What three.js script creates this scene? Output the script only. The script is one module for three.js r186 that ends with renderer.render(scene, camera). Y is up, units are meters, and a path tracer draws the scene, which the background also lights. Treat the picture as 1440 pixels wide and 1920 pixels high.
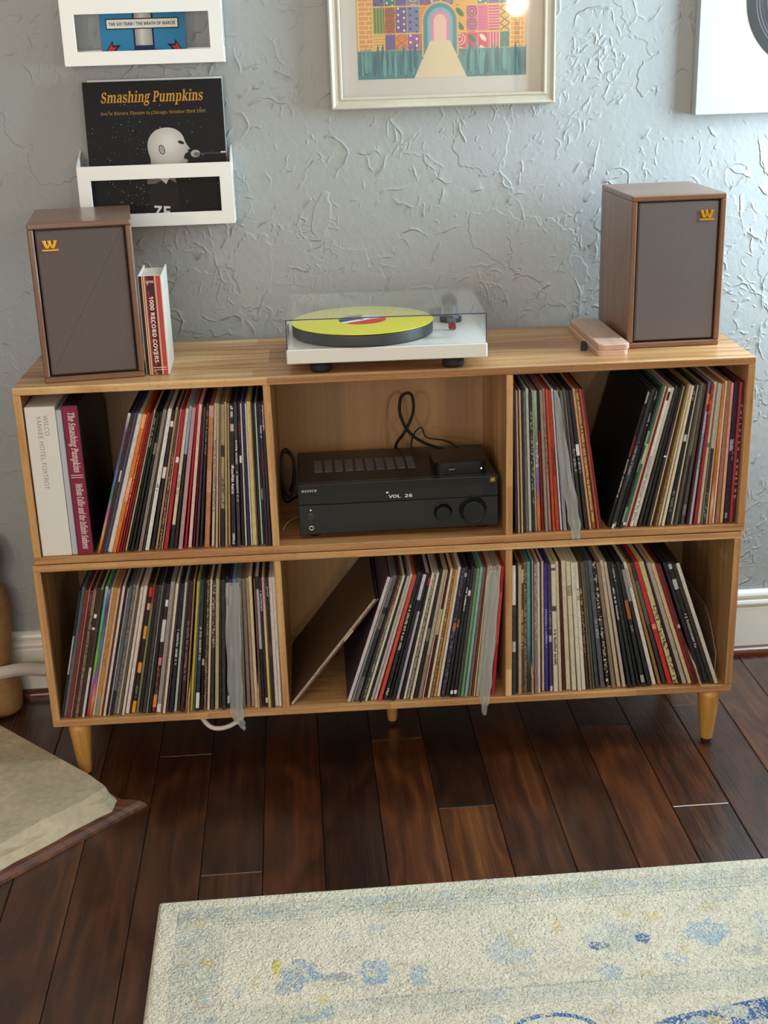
import * as THREE from 'three';
import { RectAreaLightUniformsLib } from 'three/addons/lights/RectAreaLightUniformsLib.js';
import { mergeGeometries } from 'three/addons/utils/BufferGeometryUtils.js';

// ------------------------------------------------------------------ camera, sky, lights, exposure
const scene = new THREE.Scene();
const camera = new THREE.PerspectiveCamera(2 * Math.atan(960 / 2403.48) * 180 / Math.PI, 0.75, 0.05, 60);
camera.position.set(-0.13274, 1.50886, 2.96355);
camera.rotation.set(-0.34604, -0.04736, -0.0313, 'YXZ');
scene.background = new THREE.Color(0.72, 0.84, 1.0);
scene.backgroundIntensity = 1.0;
const renderer = new THREE.WebGLRenderer({ antialias: true });
renderer.toneMapping = THREE.LinearToneMapping;
renderer.toneMappingExposure = 1.0;
renderer.shadowMap.enabled = true;
RectAreaLightUniformsLib.init();

// The room is turned a little against the cabinet (the cabinet stands square to the axes).
const TURN = 0.017024;
const W = (x, y, z) => new THREE.Vector3(x * Math.cos(TURN) + (z - 0.25) * Math.sin(TURN), y, 0.25 - x * Math.sin(TURN) + (z - 0.25) * Math.cos(TURN));
function areaLight(w, h, color, intensity, at, towards) {
  const l = new THREE.RectAreaLight(color, intensity, w, h);
  l.position.copy(W(...at)); l.lookAt(W(...towards)); scene.add(l); return l;
}
areaLight(0.64, 1.06, new THREE.Color(0.64, 0.88, 1.06), 31, [1.62, 1.62, 0.43], [0, 1.62, 0.43]);      // daylight, side window
areaLight(1.3, 1.3, new THREE.Color(0.92, 0.97, 1.02), 4.4, [-0.75, 1.55, 4.14], [-0.75, 1.55, 0]);  // daylight, rear window

// ------------------------------------------------------------------ helpers
function rng(seed) { let a = seed >>> 0; return () => { a = (a + 0x6D2B79F5) | 0; let t = Math.imul(a ^ (a >>> 15), 1 | a); t = (t + Math.imul(t ^ (t >>> 7), 61 | t)) ^ t; return ((t ^ (t >>> 14)) >>> 0) / 4294967296; }; }
const lat = new Float32Array(65536); { const r = rng(7); for (let i = 0; i < 65536; i++) lat[i] = r(); }
function vn(x, y) {
  const xi = Math.floor(x), yi = Math.floor(y), fx = x - xi, fy = y - yi;
  const u = fx * fx * (3 - 2 * fx), v = fy * fy * (3 - 2 * fy);
  const a = (xi & 255) | ((yi & 255) << 8), b = ((xi + 1) & 255) | ((yi & 255) << 8), c = (xi & 255) | (((yi + 1) & 255) << 8), d = ((xi + 1) & 255) | (((yi + 1) & 255) << 8);
  return (lat[a] * (1 - u) + lat[b] * u) * (1 - v) + (lat[c] * (1 - u) + lat[d] * u) * v;
}
const fbm = (x, y, o = 4) => { let s = 0, a = 0.5, t = 0; for (let i = 0; i < o; i++) { s += a * vn(x, y); t += a; a *= 0.5; x = x * 2.03 + 17.1; y = y * 2.03 + 31.7; } return s / t; };
const hex = (h) => { const c = new THREE.Color(h); return c; };
const srgb = (h) => { const n = parseInt(h.slice(1), 16); return h.length === 4 ? [(n >> 8) * 17, ((n >> 4) & 15) * 17, (n & 15) * 17] : [n >> 16, (n >> 8) & 255, n & 255]; };
const lerp = (a, b, t) => a + (b - a) * t;
const clamp = (x, a = 0, b = 1) => Math.max(a, Math.min(b, x));
const sm = (a, b, x) => { const t = clamp((x - a) / (b - a)); return t * t * (3 - 2 * t); };

function pixels(w, h, f, color = true) {   // f(x, y) -> [r, g, b] 0..255, row 0 at the bottom
  const d = new Uint8Array(w * h * 4);
  for (let y = 0, i = 0; y < h; y++) for (let x = 0; x < w; x++, i += 4) { const c = f(x, y); d[i] = clamp(c[0], 0, 255); d[i + 1] = clamp(c[1], 0, 255); d[i + 2] = clamp(c[2], 0, 255); d[i + 3] = 255; }
  const t = new THREE.DataTexture(d, w, h, THREE.RGBAFormat);
  return dress(t, color);
}
function dress(t, color) {
  t.wrapS = t.wrapT = THREE.MirroredRepeatWrapping; t.magFilter = THREE.LinearFilter; t.minFilter = THREE.LinearMipmapLinearFilter; t.generateMipmaps = true;
  if (color) t.colorSpace = THREE.SRGBColorSpace;
  t.needsUpdate = true; return t;
}
function heights(w, h, H) {
  const d = new Float32Array(w * h * 4);
  for (let i = 0; i < w * h; i++) { d[4 * i] = d[4 * i + 1] = d[4 * i + 2] = H[i]; d[4 * i + 3] = 1; }
  return dress(new THREE.DataTexture(d, w, h, THREE.RGBAFormat, THREE.FloatType), false);
}
function canvasTex(w, h, draw) {
  const c = document.createElement('canvas'); c.width = w; c.height = h; draw(c.getContext('2d'), w, h);
  const t = new THREE.CanvasTexture(c); t.colorSpace = THREE.SRGBColorSpace; t.magFilter = THREE.LinearFilter; t.anisotropy = 8; return t;
}
const M = (o) => new THREE.MeshStandardMaterial(o);
const P = (o) => new THREE.MeshPhysicalMaterial(o);

// a box with chamfered edges, centred, uv in metres with the grain axis along u
function cbox(w, h, d, c = 0.001, grain = 'x', off = [0, 0]) {
  c = Math.min(c, w * 0.45, h * 0.45, d * 0.45);
  const pos = [], H = [w / 2, h / 2, d / 2];
  const v = (sx, sy, sz, f) => { const p = [sx * (H[0] - c), sy * (H[1] - c), sz * (H[2] - c)]; p[f] = [sx, sy, sz][f] * H[f]; return p; };
  const tri = (a, b, e) => {
    const n = [(b[1] - a[1]) * (e[2] - a[2]) - (b[2] - a[2]) * (e[1] - a[1]), (b[2] - a[2]) * (e[0] - a[0]) - (b[0] - a[0]) * (e[2] - a[2]), (b[0] - a[0]) * (e[1] - a[1]) - (b[1] - a[1]) * (e[0] - a[0])];
    const m = [a[0] + b[0] + e[0], a[1] + b[1] + e[1], a[2] + b[2] + e[2]];
    if (n[0] * m[0] + n[1] * m[1] + n[2] * m[2] < 0) pos.push(...a, ...e, ...b); else pos.push(...a, ...b, ...e);
  };
  const quad = (a, b, e, f) => { tri(a, b, e); tri(a, e, f); };
  for (const s of [-1, 1]) {
    quad(v(s, -1, -1, 0), v(s, 1, -1, 0), v(s, 1, 1, 0), v(s, -1, 1, 0));
    quad(v(-1, s, -1, 1), v(1, s, -1, 1), v(1, s, 1, 1), v(-1, s, 1, 1));
    quad(v(-1, -1, s, 2), v(1, -1, s, 2), v(1, 1, s, 2), v(-1, 1, s, 2));
    for (const t of [-1, 1]) {
      quad(v(s, t, -1, 0), v(s, t, 1, 0), v(s, t, 1, 1), v(s, t, -1, 1));
      quad(v(s, -1, t, 0), v(s, 1, t, 0), v(s, 1, t, 2), v(s, -1, t, 2));
      quad(v(-1, s, t, 1), v(1, s, t, 1), v(1, s, t, 2), v(-1, s, t, 2));
      for (const r of [-1, 1]) tri(v(s, t, r, 0), v(s, t, r, 1), v(s, t, r, 2));
    }
  }
  const g = new THREE.BufferGeometry();
  g.setAttribute('position', new THREE.Float32BufferAttribute(pos, 3));
  g.computeVertexNormals();
  return boxUV(g, grain, off);
}
function boxUV(g, grain = 'x', off = [0, 0]) {
  const gi = 'xyz'.indexOf(grain), p = g.attributes.position, n = g.attributes.normal, uv = [];
  for (let i = 0; i < p.count; i++) {
    const q = [p.getX(i), p.getY(i), p.getZ(i)], m = [Math.abs(n.getX(i)), Math.abs(n.getY(i)), Math.abs(n.getZ(i))];
    const a = m[0] >= m[1] && m[0] >= m[2] ? 0 : m[1] >= m[2] ? 1 : 2;
    const o = [0, 1, 2].filter((k) => k !== a);
    const ui = o.includes(gi) ? gi : o[0], vi = o[0] === ui ? o[1] : o[0];
    uv.push(q[ui] + off[0], q[vi] + off[1]);
  }
  g.setAttribute('uv', new THREE.Float32BufferAttribute(uv, 2));
  return g;
}
const mv = (g, x, y, z) => g.translate(x, y, z);
const strip = (g) => { const k = g.index ? g.toNonIndexed() : g; for (const a of Object.keys(k.attributes)) if (!['position', 'normal', 'uv'].includes(a)) k.deleteAttribute(a); return k; };
const join = (list) => mergeGeometries(list.map(strip));

const taken = new Map();
function numbered(n) { const k = taken.get(n) || 0; taken.set(n, k + 1); return k ? `${n}_${String(k).padStart(3, '0')}` : n; }
function mesh(name, g, m, parent) { const o = new THREE.Mesh(g, m); o.name = name; o.castShadow = o.receiveShadow = true; if (parent) parent.add(o); return o; }
function tag(o, label, category, group) { o.userData.label = label; o.userData.category = category; if (group) o.userData.group = group; return o; }
function thing(name, label, category, at = [0, 0, 0], turn = 0, group) {
  const o = new THREE.Group(); o.name = numbered(name); o.position.set(...at); o.rotation.y = turn; scene.add(o);
  return tag(o, label, category, group);
}
function struct(name, g, m) { const o = mesh(numbered(name), g, m, scene); o.userData.kind = 'structure'; return o; }
const inRoom = (o, x, y, z, turn = 0) => { o.position.copy(W(x, y, z)); o.rotation.y = TURN + turn; return o; };
function tube(pts, r, seg = 40, rad = 8, closed = false) { return new THREE.TubeGeometry(new THREE.CatmullRomCurve3(pts.map((p) => new THREE.Vector3(...p)), closed), seg, r, rad, closed); }
function lathe(pts, seg = 32) { return new THREE.LatheGeometry(pts.map((p) => new THREE.Vector2(...p)), seg); }
function plate(shape, depth, bevel = 0) { return new THREE.ExtrudeGeometry(shape, { depth, bevelEnabled: bevel > 0, bevelSize: bevel, bevelThickness: bevel, bevelOffset: -bevel, bevelSegments: 1, curveSegments: 12 }); }
function rectShape(x0, y0, x1, y1, r = 0) {
  const s = new THREE.Shape();
  if (!r) { s.moveTo(x0, y0); s.lineTo(x1, y0); s.lineTo(x1, y1); s.lineTo(x0, y1); s.closePath(); return s; }
  s.moveTo(x0 + r, y0); s.lineTo(x1 - r, y0); s.quadraticCurveTo(x1, y0, x1, y0 + r); s.lineTo(x1, y1 - r); s.quadraticCurveTo(x1, y1, x1 - r, y1);
  s.lineTo(x0 + r, y1); s.quadraticCurveTo(x0, y1, x0, y1 - r); s.lineTo(x0, y0 + r); s.quadraticCurveTo(x0, y0, x0 + r, y0); return s;
}

// ------------------------------------------------------------------ materials
function woodTex(w, h, lx, ly, stops, o) {   // lx, ly: metres covered; grain along x
  const C = stops.map(srgb);
  return pixels(w, h, (px, py) => {
    const x = px / w * lx, y = py / h * ly;
    const warp = fbm(x * o.wx, y * o.wy, 3);
    const ring = 0.5 + 0.5 * Math.sin((y * o.rings + warp * o.swirl) * 6.283);
    const fine = fbm(x * 14, y * 900, 2), streak = fbm(x * 3 + 9, y * 150, 3), broad = fbm(x * 1.3 + 5, y * 14, 2);
    let t = o.a * ring + o.b * streak + o.c * broad + o.d * fine;
    if (o.stave) { const k = Math.floor(y / o.stave + 0.15 * Math.floor(x / 0.45 + (Math.floor(y / o.stave) * 0.37))); t += o.staveAmt * (lat[(Math.floor(y / o.stave) * 37 + Math.floor((x + Math.floor(y / o.stave) * 0.29) / 0.55) * 101 + k * 0) & 65535] - 0.5); }
    t = clamp(t) * (C.length - 1); const i = Math.min(C.length - 2, Math.floor(t)), f = t - i;
    const pore = vn(x * 60, y * 1500) > 0.83 ? o.pore : 1;
    return [0, 1, 2].map((k) => lerp(C[i][k], C[i + 1][k], f) * pore);
  });
}
const rep = (t, lx, ly) => { t.repeat.set(1 / lx, 1 / ly); return t; };
const texCab = rep(woodTex(2048, 512, 1.6, 0.4, ['#73492c', '#a9774b', '#c89963', '#e8c08d'], { wx: 2.2, wy: 16, rings: 9, swirl: 3.2, a: 0.22, b: 0.42, c: 0.32, d: 0.16, stave: 0.062, staveAmt: 0.34, pore: 0.88 }), 1.6, 0.4);
const cabMat = M({ map: texCab, roughness: 0.33 });
const backMat = M({ map: rep(woodTex(512, 256, 0.8, 0.4, ['#8f6a44', '#a98258', '#b68f63', '#c29c70'], { wx: 2, wy: 8, rings: 4, swirl: 1.4, a: 0.12, b: 0.3, c: 0.5, d: 0.12, pore: 0.97 }), 0.8, 0.4), roughness: 0.5 });
const legTex = rep(woodTex(512, 256, 0.4, 0.2, ['#8a5c25', '#b07a36', '#c08a44', '#cf9d58'], { wx: 3, wy: 22, rings: 16, swirl: 2.6, a: 0.25, b: 0.45, c: 0.25, d: 0.16, pore: 0.9 }), 0.4, 0.2);
const legMat = M({ map: legTex, roughness: 0.38 });
const texWal = rep(woodTex(1024, 512, 0.5, 0.25, ['#4a2d1c', '#6e472e', '#80563a', '#93694b'], { wx: 4, wy: 30, rings: 22, swirl: 2.2, a: 0.18, b: 0.42, c: 0.25, d: 0.22, pore: 0.85 }), 0.5, 0.25);
const walMat = P({ map: texWal, roughness: 0.4, clearcoat: 0.5, clearcoatRoughness: 0.22 });
const texFloor = rep(woodTex(2048, 1024, 1.6, 0.8, ['#2b170c', '#523019', '#7a4c29', '#ab7a48'], { wx: 2.6, wy: 11, rings: 11, swirl: 4.6, a: 0.3, b: 0.34, c: 0.38, d: 0.14, pore: 0.82 }), 1.6, 0.8);
const bumpFloor = rep(pixels(512, 512, (x, y) => { const v = 255 * (0.6 * fbm(x / 90, y / 22, 3) + 0.4 * fbm(x / 24, y / 3, 2)); return [v, v, v]; }, false), 0.6, 0.3);
const floorMats = ['#77665e', '#8c7362', '#a3856a', '#6c5c56', '#967660', '#806a62', '#b49574', '#5e504c'].map((c) => P({ map: texFloor, color: hex(c), roughness: 0.34, bumpMap: bumpFloor, bumpScale: 0.0016, clearcoat: 0.85, clearcoatRoughness: 0.24 }));
const white = M({ color: hex('#e6e2da'), roughness: 0.4 });
const trimPaint = M({ color: hex('#e9e3d6'), roughness: 0.32 });
const black = M({ color: hex('#131314'), roughness: 0.45 });
const blackGloss = M({ color: hex('#0b0b0c'), roughness: 0.12 });
const rubber = M({ color: hex('#17171a'), roughness: 0.75 });
const glass = P({ color: 0xffffff, transmission: 1, thickness: 0, roughness: 0.02, ior: 1.5 });
const steel = M({ color: hex('#b9b9b6'), roughness: 0.3, metalness: 1 });

// ------------------------------------------------------------------ the room
// trowelled plaster
function plasterHeights(w, h) {   // 1 mm to the pixel
  const H = new Float32Array(w * h), R = rng(41);
  for (let y = 0; y < h; y++) for (let x = 0; x < w; x++) H[y * w + x] = 0.16 * fbm(x / 140, y / 140, 3) + 0.12 * fbm(x / 11, y / 14, 3) + 0.03 * vn(x / 2.6, y / 2.6);
  const A = new Float32Array(w * h);
  const put = (x, y, v) => { x = Math.round(x); y = Math.round(y); if (x < 0 || y < 0 || x >= w || y >= h) return; const i = y * w + x; if (v > A[i]) A[i] = v; };
  const calm = (x, y) => lerp(0.5, 1, sm(450, 1050, x)) * (0.55 + 0.85 * fbm(x / 170, y / 170, 2));   // some parts were trowelled smoother
  // one trowel ridge: short straight runs with abrupt turns, a crisp lip on one side and a falling ledge on the other
  const stroke = (x, y, ang, len, amp, ledge, side, turn, run) => {
    let ph = R() * 50, next = run * (0.4 + R());
    for (let s = 0; s < len; s += 0.5) {
      const t = s / len, e = Math.min(1, t * 5, (1 - t) * 4), env = amp * e * (0.35 + 1.0 * vn(s / 9 + ph, ph)) * calm(x, y);
      if (s > next) { ang += (R() - 0.5) * turn; next = s + run * (0.4 + R()); }
      ang += (vn(s / 5 + ph, 3.3 + ph) - 0.5) * 0.09;
      x += Math.cos(ang) * 0.5; y += Math.sin(ang) * 0.5;
      const nx = -Math.sin(ang) * side, ny = Math.cos(ang) * side;
      for (let q = -1.8; q <= ledge; q += 0.55) {
        const p = q < 0 ? sm(-1.8, 0, q) : 0.5 * Math.exp(-q / 1.8) + 0.5 * Math.pow(1 - q / ledge, 1.5);
        put(x + nx * q, y + ny * q, env * p);
      }
    }
  };
  const pickAng = () => { const k = R(); return k < 0.5 ? -0.7 + (R() - 0.5) * 0.7 : k < 0.82 ? -1.5 + (R() - 0.5) * 0.6 : R() * 6.28; };
  const sideOf = () => (R() < 0.24 ? 1 : -1);
  for (let i = 0; i < 760; i++) stroke(R() * w, R() * h, pickAng(), 30 + R() * R() * 150, 0.25 + 0.55 * R(), 4 + R() * 26, sideOf(), 1.3, 26);
  for (let i = 0; i < 1500; i++) stroke(R() * w, R() * h, pickAng(), 5 + R() * 20, 0.1 + 0.4 * R() * R(), 1.5 + R() * 5, sideOf(), 1.6, 8);
  for (let k = 0; k < 130; k++) { const cx = R() * w, cy = R() * h, a = pickAng(), sp = 50 + R() * 70; for (let i = 0; i < 16; i++) stroke(cx + (R() - 0.5) * sp * 1.4, cy + (R() - 0.5) * sp * 1.4, a + (R() - 0.5) * 0.6, 8 + R() * 34, 0.12 + 0.36 * R(), 2 + R() * 6, sideOf(), 1.4, 10); }
  for (let k = 0; k < 90; k++) {   // thin skimmed patches with a raised, broken rim
    const cx = R() * w, cy = R() * h, rx = 25 + R() * 90, ry = 20 + R() * 60, rot = R() * 3.14, amp = 0.16 + 0.22 * R(), ph = R() * 90, reach = Math.ceil(Math.max(rx, ry) * 1.5);
    for (let y = Math.max(0, cy - reach | 0); y < Math.min(h, cy + reach); y++) for (let x = Math.max(0, cx - reach | 0); x < Math.min(w, cx + reach); x++) {
      const dx = x - cx, dy = y - cy, u = (dx * Math.cos(rot) + dy * Math.sin(rot)) / rx, v = (-dx * Math.sin(rot) + dy * Math.cos(rot)) / ry;
      const d = Math.hypot(u, v) + 0.7 * (fbm(x / 26 + ph, y / 26 + ph, 3) - 0.5);
      if (d < 1) { const e = (1 - d) * Math.min(rx, ry); put(x, y, amp * sm(0, 2.5, e) * (0.7 + 0.6 * Math.exp(-e / 3))); }
    }
  }
  for (let i = 0; i < w * h; i++) H[i] += A[i];
  const B = new Float32Array(w * h);
  for (let y = 0; y < h; y++) for (let x = 0; x < w; x++) { const xm = x ? x - 1 : 0, xp = x < w - 1 ? x + 1 : x, ym = y ? y - 1 : 0, yp = y < h - 1 ? y + 1 : y; B[y * w + x] = 0.4 * H[y * w + x] + 0.15 * (H[y * w + xm] + H[y * w + xp] + H[ym * w + x] + H[yp * w + x]); }
  return B;
}
const plasterBump = heights(2048, 1664, plasterHeights(2048, 1664));
plasterBump.repeat.set(1 / 2.048, 1 / 1.664);
const plaster = M({ color: hex('#a0a09d'), roughness: 0.62, bumpMap: plasterBump, bumpScale: 0.0047 });
const paint = M({ color: hex('#a0a09d'), roughness: 0.8 });
const X0 = -2.0, X1 = 1.68, Z1 = 4.2, YC = 2.6, TH = 0.12;
{
  const g = cbox(X1 - X0 + 2 * TH, YC, TH, 0.001, 'x', [1.18, -1.25]);   // texture origin chosen on the wall
  inRoom(struct('wall_back', g, plaster), (X0 + X1) / 2, YC / 2, -TH / 2);
  const pierced = (len, holes) => { const s = rectShape(0, 0, len, YC); for (const [a, b, c, d] of holes) s.holes.push(new THREE.Path().moveTo(a, b).lineTo(a, d).lineTo(c, d).lineTo(c, b).closePath()); return plate(s, TH); };
  const wl = struct('wall_left', plate(rectShape(0, 0, Z1, YC), TH), paint); inRoom(wl, X0, 0, Z1, Math.PI / 2); wl.position.copy(W(X0 - TH, 0, Z1));
  const wr = struct('wall_right', pierced(Z1, [[Z1 - 0.77, 1.07, Z1 - 0.09, 2.17]]), paint); inRoom(wr, X1, 0, Z1, Math.PI / 2);
  const wf = struct('wall_front', pierced(X1 - X0, [[0.6, 0.9, 1.9, 2.2]]), paint); inRoom(wf, X0, 0, Z1);
  inRoom(struct('ceiling', cbox(X1 - X0 + 2 * TH, TH, Z1 + 2 * TH, 0.001), M({ color: hex('#e8e4dc'), roughness: 0.9 })), (X0 + X1) / 2, YC + TH / 2, Z1 / 2);
  // windows: frame, mullions, panes
  const win = (w, h, place) => {
    const o = new THREE.Group(); o.name = numbered('window_' + (win.n = (win.n || 0) + 1)); o.userData.kind = 'structure'; scene.add(o);
    for (const s of [-1, 1]) { mesh('frame_rail', mv(cbox(w, 0.06, 0.07, 0.004), 0, s * (h / 2 - 0.03), 0), trimPaint, o); mesh('frame_stile', mv(cbox(0.06, h - 0.12, 0.07, 0.004), s * (w / 2 - 0.03), 0, 0), trimPaint, o); }
    mesh('mullion', cbox(0.03, h - 0.12, 0.03, 0.003), trimPaint, o); mesh('mullion', cbox(w - 0.12, 0.03, 0.03, 0.003), trimPaint, o);
    for (const sx of [-1, 1]) for (const sy of [-1, 1]) mesh('pane', mv(new THREE.PlaneGeometry((w - 0.15) / 2, (h - 0.15) / 2), sx * (w - 0.09) / 4, sy * (h - 0.09) / 4, 0), glass, o);
    place(o);
    return o;
  };
  win(0.68, 1.1, (o) => inRoom(o, X1 + 0.07, 1.62, 0.43, -Math.PI / 2));
  const w2 = win(1.3, 1.3, (o) => inRoom(o, X0 + 1.25, 1.55, Z1 + 0.07, Math.PI));
  const slat = cbox(1.26, 0.003, 0.045, 0.0005), slatMat = M({ color: hex('#e9e6de'), roughness: 0.5 });
  const blind = thing('window_blind', 'white slatted blind hanging in the window behind the camera', 'blind'); inRoom(blind, X0 + 1.25, 0.93, Z1 + 0.015);
  for (let i = 0; i < 26; i++) { const s = mesh('slat', slat, slatMat, blind); s.position.set(0, 0.02 + i * 0.046, 0); s.rotation.x = 0.5; }
  mesh('head_rail', mv(cbox(1.27, 0.04, 0.05, 0.004), 0, 1.24, 0), slatMat, blind);
}
// baseboard and shoe moulding along the back wall
{
  const s = new THREE.Shape();
  [[0, 0], [0.0145, 0], [0.0145, 0.128], [0.0115, 0.1325], [0.0175, 0.137], [0.0185, 0.1425], [0.0165, 0.149], [0.0115, 0.1515], [0.0115, 0.1545], [0.0155, 0.158], [0.016, 0.164], [0.0135, 0.17], [0.007, 0.1745], [0, 0.1752]].forEach(([x, y], i) => i ? s.lineTo(x, y) : s.moveTo(x, y));
  s.closePath();
  inRoom(struct('baseboard_back', plate(s, X1 - X0).rotateY(-Math.PI / 2), trimPaint), X1, 0, 0);
  const q = new THREE.Shape(); q.moveTo(0, 0); q.lineTo(0.019, 0); q.lineTo(0.019, 0.006); q.quadraticCurveTo(0.0175, 0.02, 0.004, 0.022); q.lineTo(0, 0.022); q.closePath();
  inRoom(struct('trim_1', boxUV(plate(q, X1 - X0).rotateY(-Math.PI / 2), 'x'), P({ map: texFloor, color: hex('#c08a70'), roughness: 0.3, clearcoat: 0.4, clearcoatRoughness: 0.2 })), X1, 0, 0.0145);
}
// floor: planks one by one
{
  const base = struct('floor', mv(cbox(X1 - X0 + 2 * TH, 0.1, Z1 + 2 * TH, 0.001), 0, -0.064, 0), M({ color: hex('#1a0f09'), roughness: 0.9 }));
  inRoom(base, (X0 + X1) / 2, 0, Z1 / 2);
  const R = rng(77), sp = 0.12208, sx = -0.30134;
  const ends = { '-2': [0.355], '-1': [0.82], 2: [0.342], 3: [0.642], 6: [0.34], 7: [0.693] };
  const tone = { '-4': [5, 1], '-3': [1, 3], '-2': [5, 5], '-1': [3, 0], 0: [4], 1: [7, 4], 2: [1, 2], 3: [7, 6], 4: [1], 5: [5], 6: [3, 6], 7: [4, 0], 8: [2, 4], 9: [6, 1], 10: [4, 2], 11: [6, 4] };
  for (let k = -14; k <= 16; k++) {
    const a = sx + k * sp, cuts = [0];
    let z = ends[k] ? ends[k][0] : 0.15 + R() * 0.9;
    if (!ends[k] && [0, 1, 4, 5, -3].includes(k)) z = 1.25 + R() * 0.4;
    while (z < Z1 - 0.15) { cuts.push(z); z += 0.75 + R() * 0.7; }
    cuts.push(Z1);
    for (let i = 0; i + 1 < cuts.length; i++) {
      const l = cuts[i + 1] - cuts[i], t = tone[k] && tone[k][i] !== undefined ? tone[k][i] : Math.floor(R() * 8);
      const gap = k === 7 && i === 0 ? 0.003 : 0.0006;
      const g = cbox(sp - 0.0012, 0.014, l - gap, 0.0016, 'z', [R() * 3, R() * 1.2]);
      const o = mesh('plank', g, floorMats[t], base);
      o.position.set(a + sp / 2 - (X0 + X1) / 2, -0.007, (cuts[i] + cuts[i + 1]) / 2 - Z1 / 2);
    }
  }
  const f = mesh('joint_strip', cbox(sp - 0.004, 0.004, 0.0022, 0.0004), M({ color: hex('#d9d6cf'), roughness: 0.5 }), base);  // thin pale strip set into the wider plank gap
  f.position.set(sx + 7.5 * sp - (X0 + X1) / 2, -0.0022, 0.6922 - Z1 / 2); f.userData.label = 'pale strip in the gap between two planks';
}
// hearth
{
  const s2 = Math.SQRT1_2, R = rng(5);
  const cx = -0.6215, cz = 0.5635;
  const hearth = thing('hearth', 'beige flagstone hearth with a wood edge in the room corner', 'hearth', [cx, 0, cz]);
  // local: polygon in (x, z); corner at the origin, front edge towards (-1, +1), rear edge towards (-1, -1)
  const poly = [[-0.45, -0.45], [-0.05, -0.05]];
  for (const [x, z] of [[-0.03, -0.028], [-0.017, -0.01], [-0.012, 0.004], [-0.018, 0.018]]) poly.push([x, z]);
  for (let t = 0.05; t < 1.24; t += 0.035) poly.push([-t + (R() - 0.5) * 0.004, t + (R() - 0.5) * 0.004]);
  poly.push([-1.26, 1.26]); poly.push([-1.26, -0.45]);
  const H = 0.052, pos = [], n = poly.length;
  const ctr = [-0.9, 0.25];
  const ring = (y, out) => poly.map(([x, z], i) => { const edge = i > 0 && i < n - 2; const jx = edge ? out + (R() - 0.5) * 0.005 : 0; return [x + jx * 0.9, y + (edge ? (R() - 0.5) * 0.0016 : 0), z + (i > 4 && edge ? jx * 0.9 : 0)]; });
  const levels = [ring(0, 0.022), ring(0.018, 0.026), ring(0.03, 0.014), ring(0.043, 0.008), ring(H, 0)];
  const T = (a, b, c) => pos.push(...a, ...b, ...c);
  for (let l = 0; l + 1 < levels.length; l++) for (let i = 0; i < n; i++) { const j = (i + 1) % n, A = levels[l], B = levels[l + 1]; T(A[i], A[j], B[j]); T(A[i], B[j], B[i]); }
  const top = levels[levels.length - 1];
  for (let i = 0; i < n; i++) T(top[i], top[(i + 1) % n], [ctr[0], H, ctr[1]]);
  const g = new THREE.BufferGeometry(); g.setAttribute('position', new THREE.Float32BufferAttribute(pos, 3)); g.computeVertexNormals();
  if (g.attributes.normal.getY(pos.length / 3 - 1) < 0) { const p = g.attributes.position; for (let i = 0; i < p.count; i += 3) { const a = [p.getX(i + 1), p.getY(i + 1), p.getZ(i + 1)]; p.setXYZ(i + 1, p.getX(i + 2), p.getY(i + 2), p.getZ(i + 2)); p.setXYZ(i + 2, ...a); } g.computeVertexNormals(); }
  boxUV(g, 'x');
  const sh = new Float32Array(1024 * 1024);
  for (let y = 0; y < 1024; y++) for (let x = 0; x < 1024; x++) { const f = fbm(x / 120, y / 120, 4); sh[y * 1024 + x] = Math.floor(f * 9) / 9 * 0.6 + 0.4 * f + 0.12 * fbm(x / 8, y / 8, 3); }
  const sb = rep(heights(1024, 1024, sh), 0.9, 0.9);
  const sc = rep(pixels(512, 512, (x, y) => { const a = fbm(x / 70, y / 70, 4), b = fbm(x / 6, y / 6, 2); return [lerp(158, 190, a) * (0.93 + 0.12 * b), lerp(142, 172, a) * (0.93 + 0.12 * b), lerp(116, 142, a) * (0.93 + 0.12 * b)]; }), 0.9, 0.9);
  mesh('stone_slab', g, M({ map: sc, bumpMap: sb, bumpScale: 0.006, roughness: 0.75 }), hearth);
  // wooden edge: reducer profile swept along both sides, mitred at the corner
  const tm = M({ map: texFloor, color: hex('#d4bc9e'), roughness: 0.55 });
  const prof = [[0, 0], [0, 0.019], [0.018, 0.018], [0.034, 0.013], [0.043, 0.006], [0.045, 0]];   // distance out from the stone, height
  const bar = (dir, len, name) => {
    const nx = s2, nz = -dir * s2 * -1, p = [];   // outward normal of the side
    const ex = -s2, ez = dir * s2;
    const N = [dir > 0 ? s2 : s2, 0, dir > 0 ? s2 : -s2];
    const sec = (t, mitre) => prof.map(([o, y]) => { const oo = (o + 0.008) * (dir < 0 ? 0.5 : 1), tt = t - (mitre ? oo : 0); return [N[0] * oo + ex * tt, y, N[2] * oo + ez * tt]; });
    const a = sec(0, true), b = sec(len, false);
    for (let i = 0; i < prof.length; i++) { const j = (i + 1) % prof.length; p.push(...a[i], ...a[j], ...b[j], ...a[i], ...b[j], ...b[i]); }
    for (const e of [a, b]) for (let i = 1; i + 1 < e.length; i++) p.push(...e[0], ...e[i], ...e[i + 1]);
    const q = new THREE.BufferGeometry(); q.setAttribute('position', new THREE.Float32BufferAttribute(p, 3)); q.computeVertexNormals(); boxUV(q, 'x');
    mesh(name, q, tm, hearth).material.side = THREE.DoubleSide;
  };
  bar(1, 1.75, 'edge_trim'); bar(-1, 0.62, 'edge_trim');
}

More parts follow.
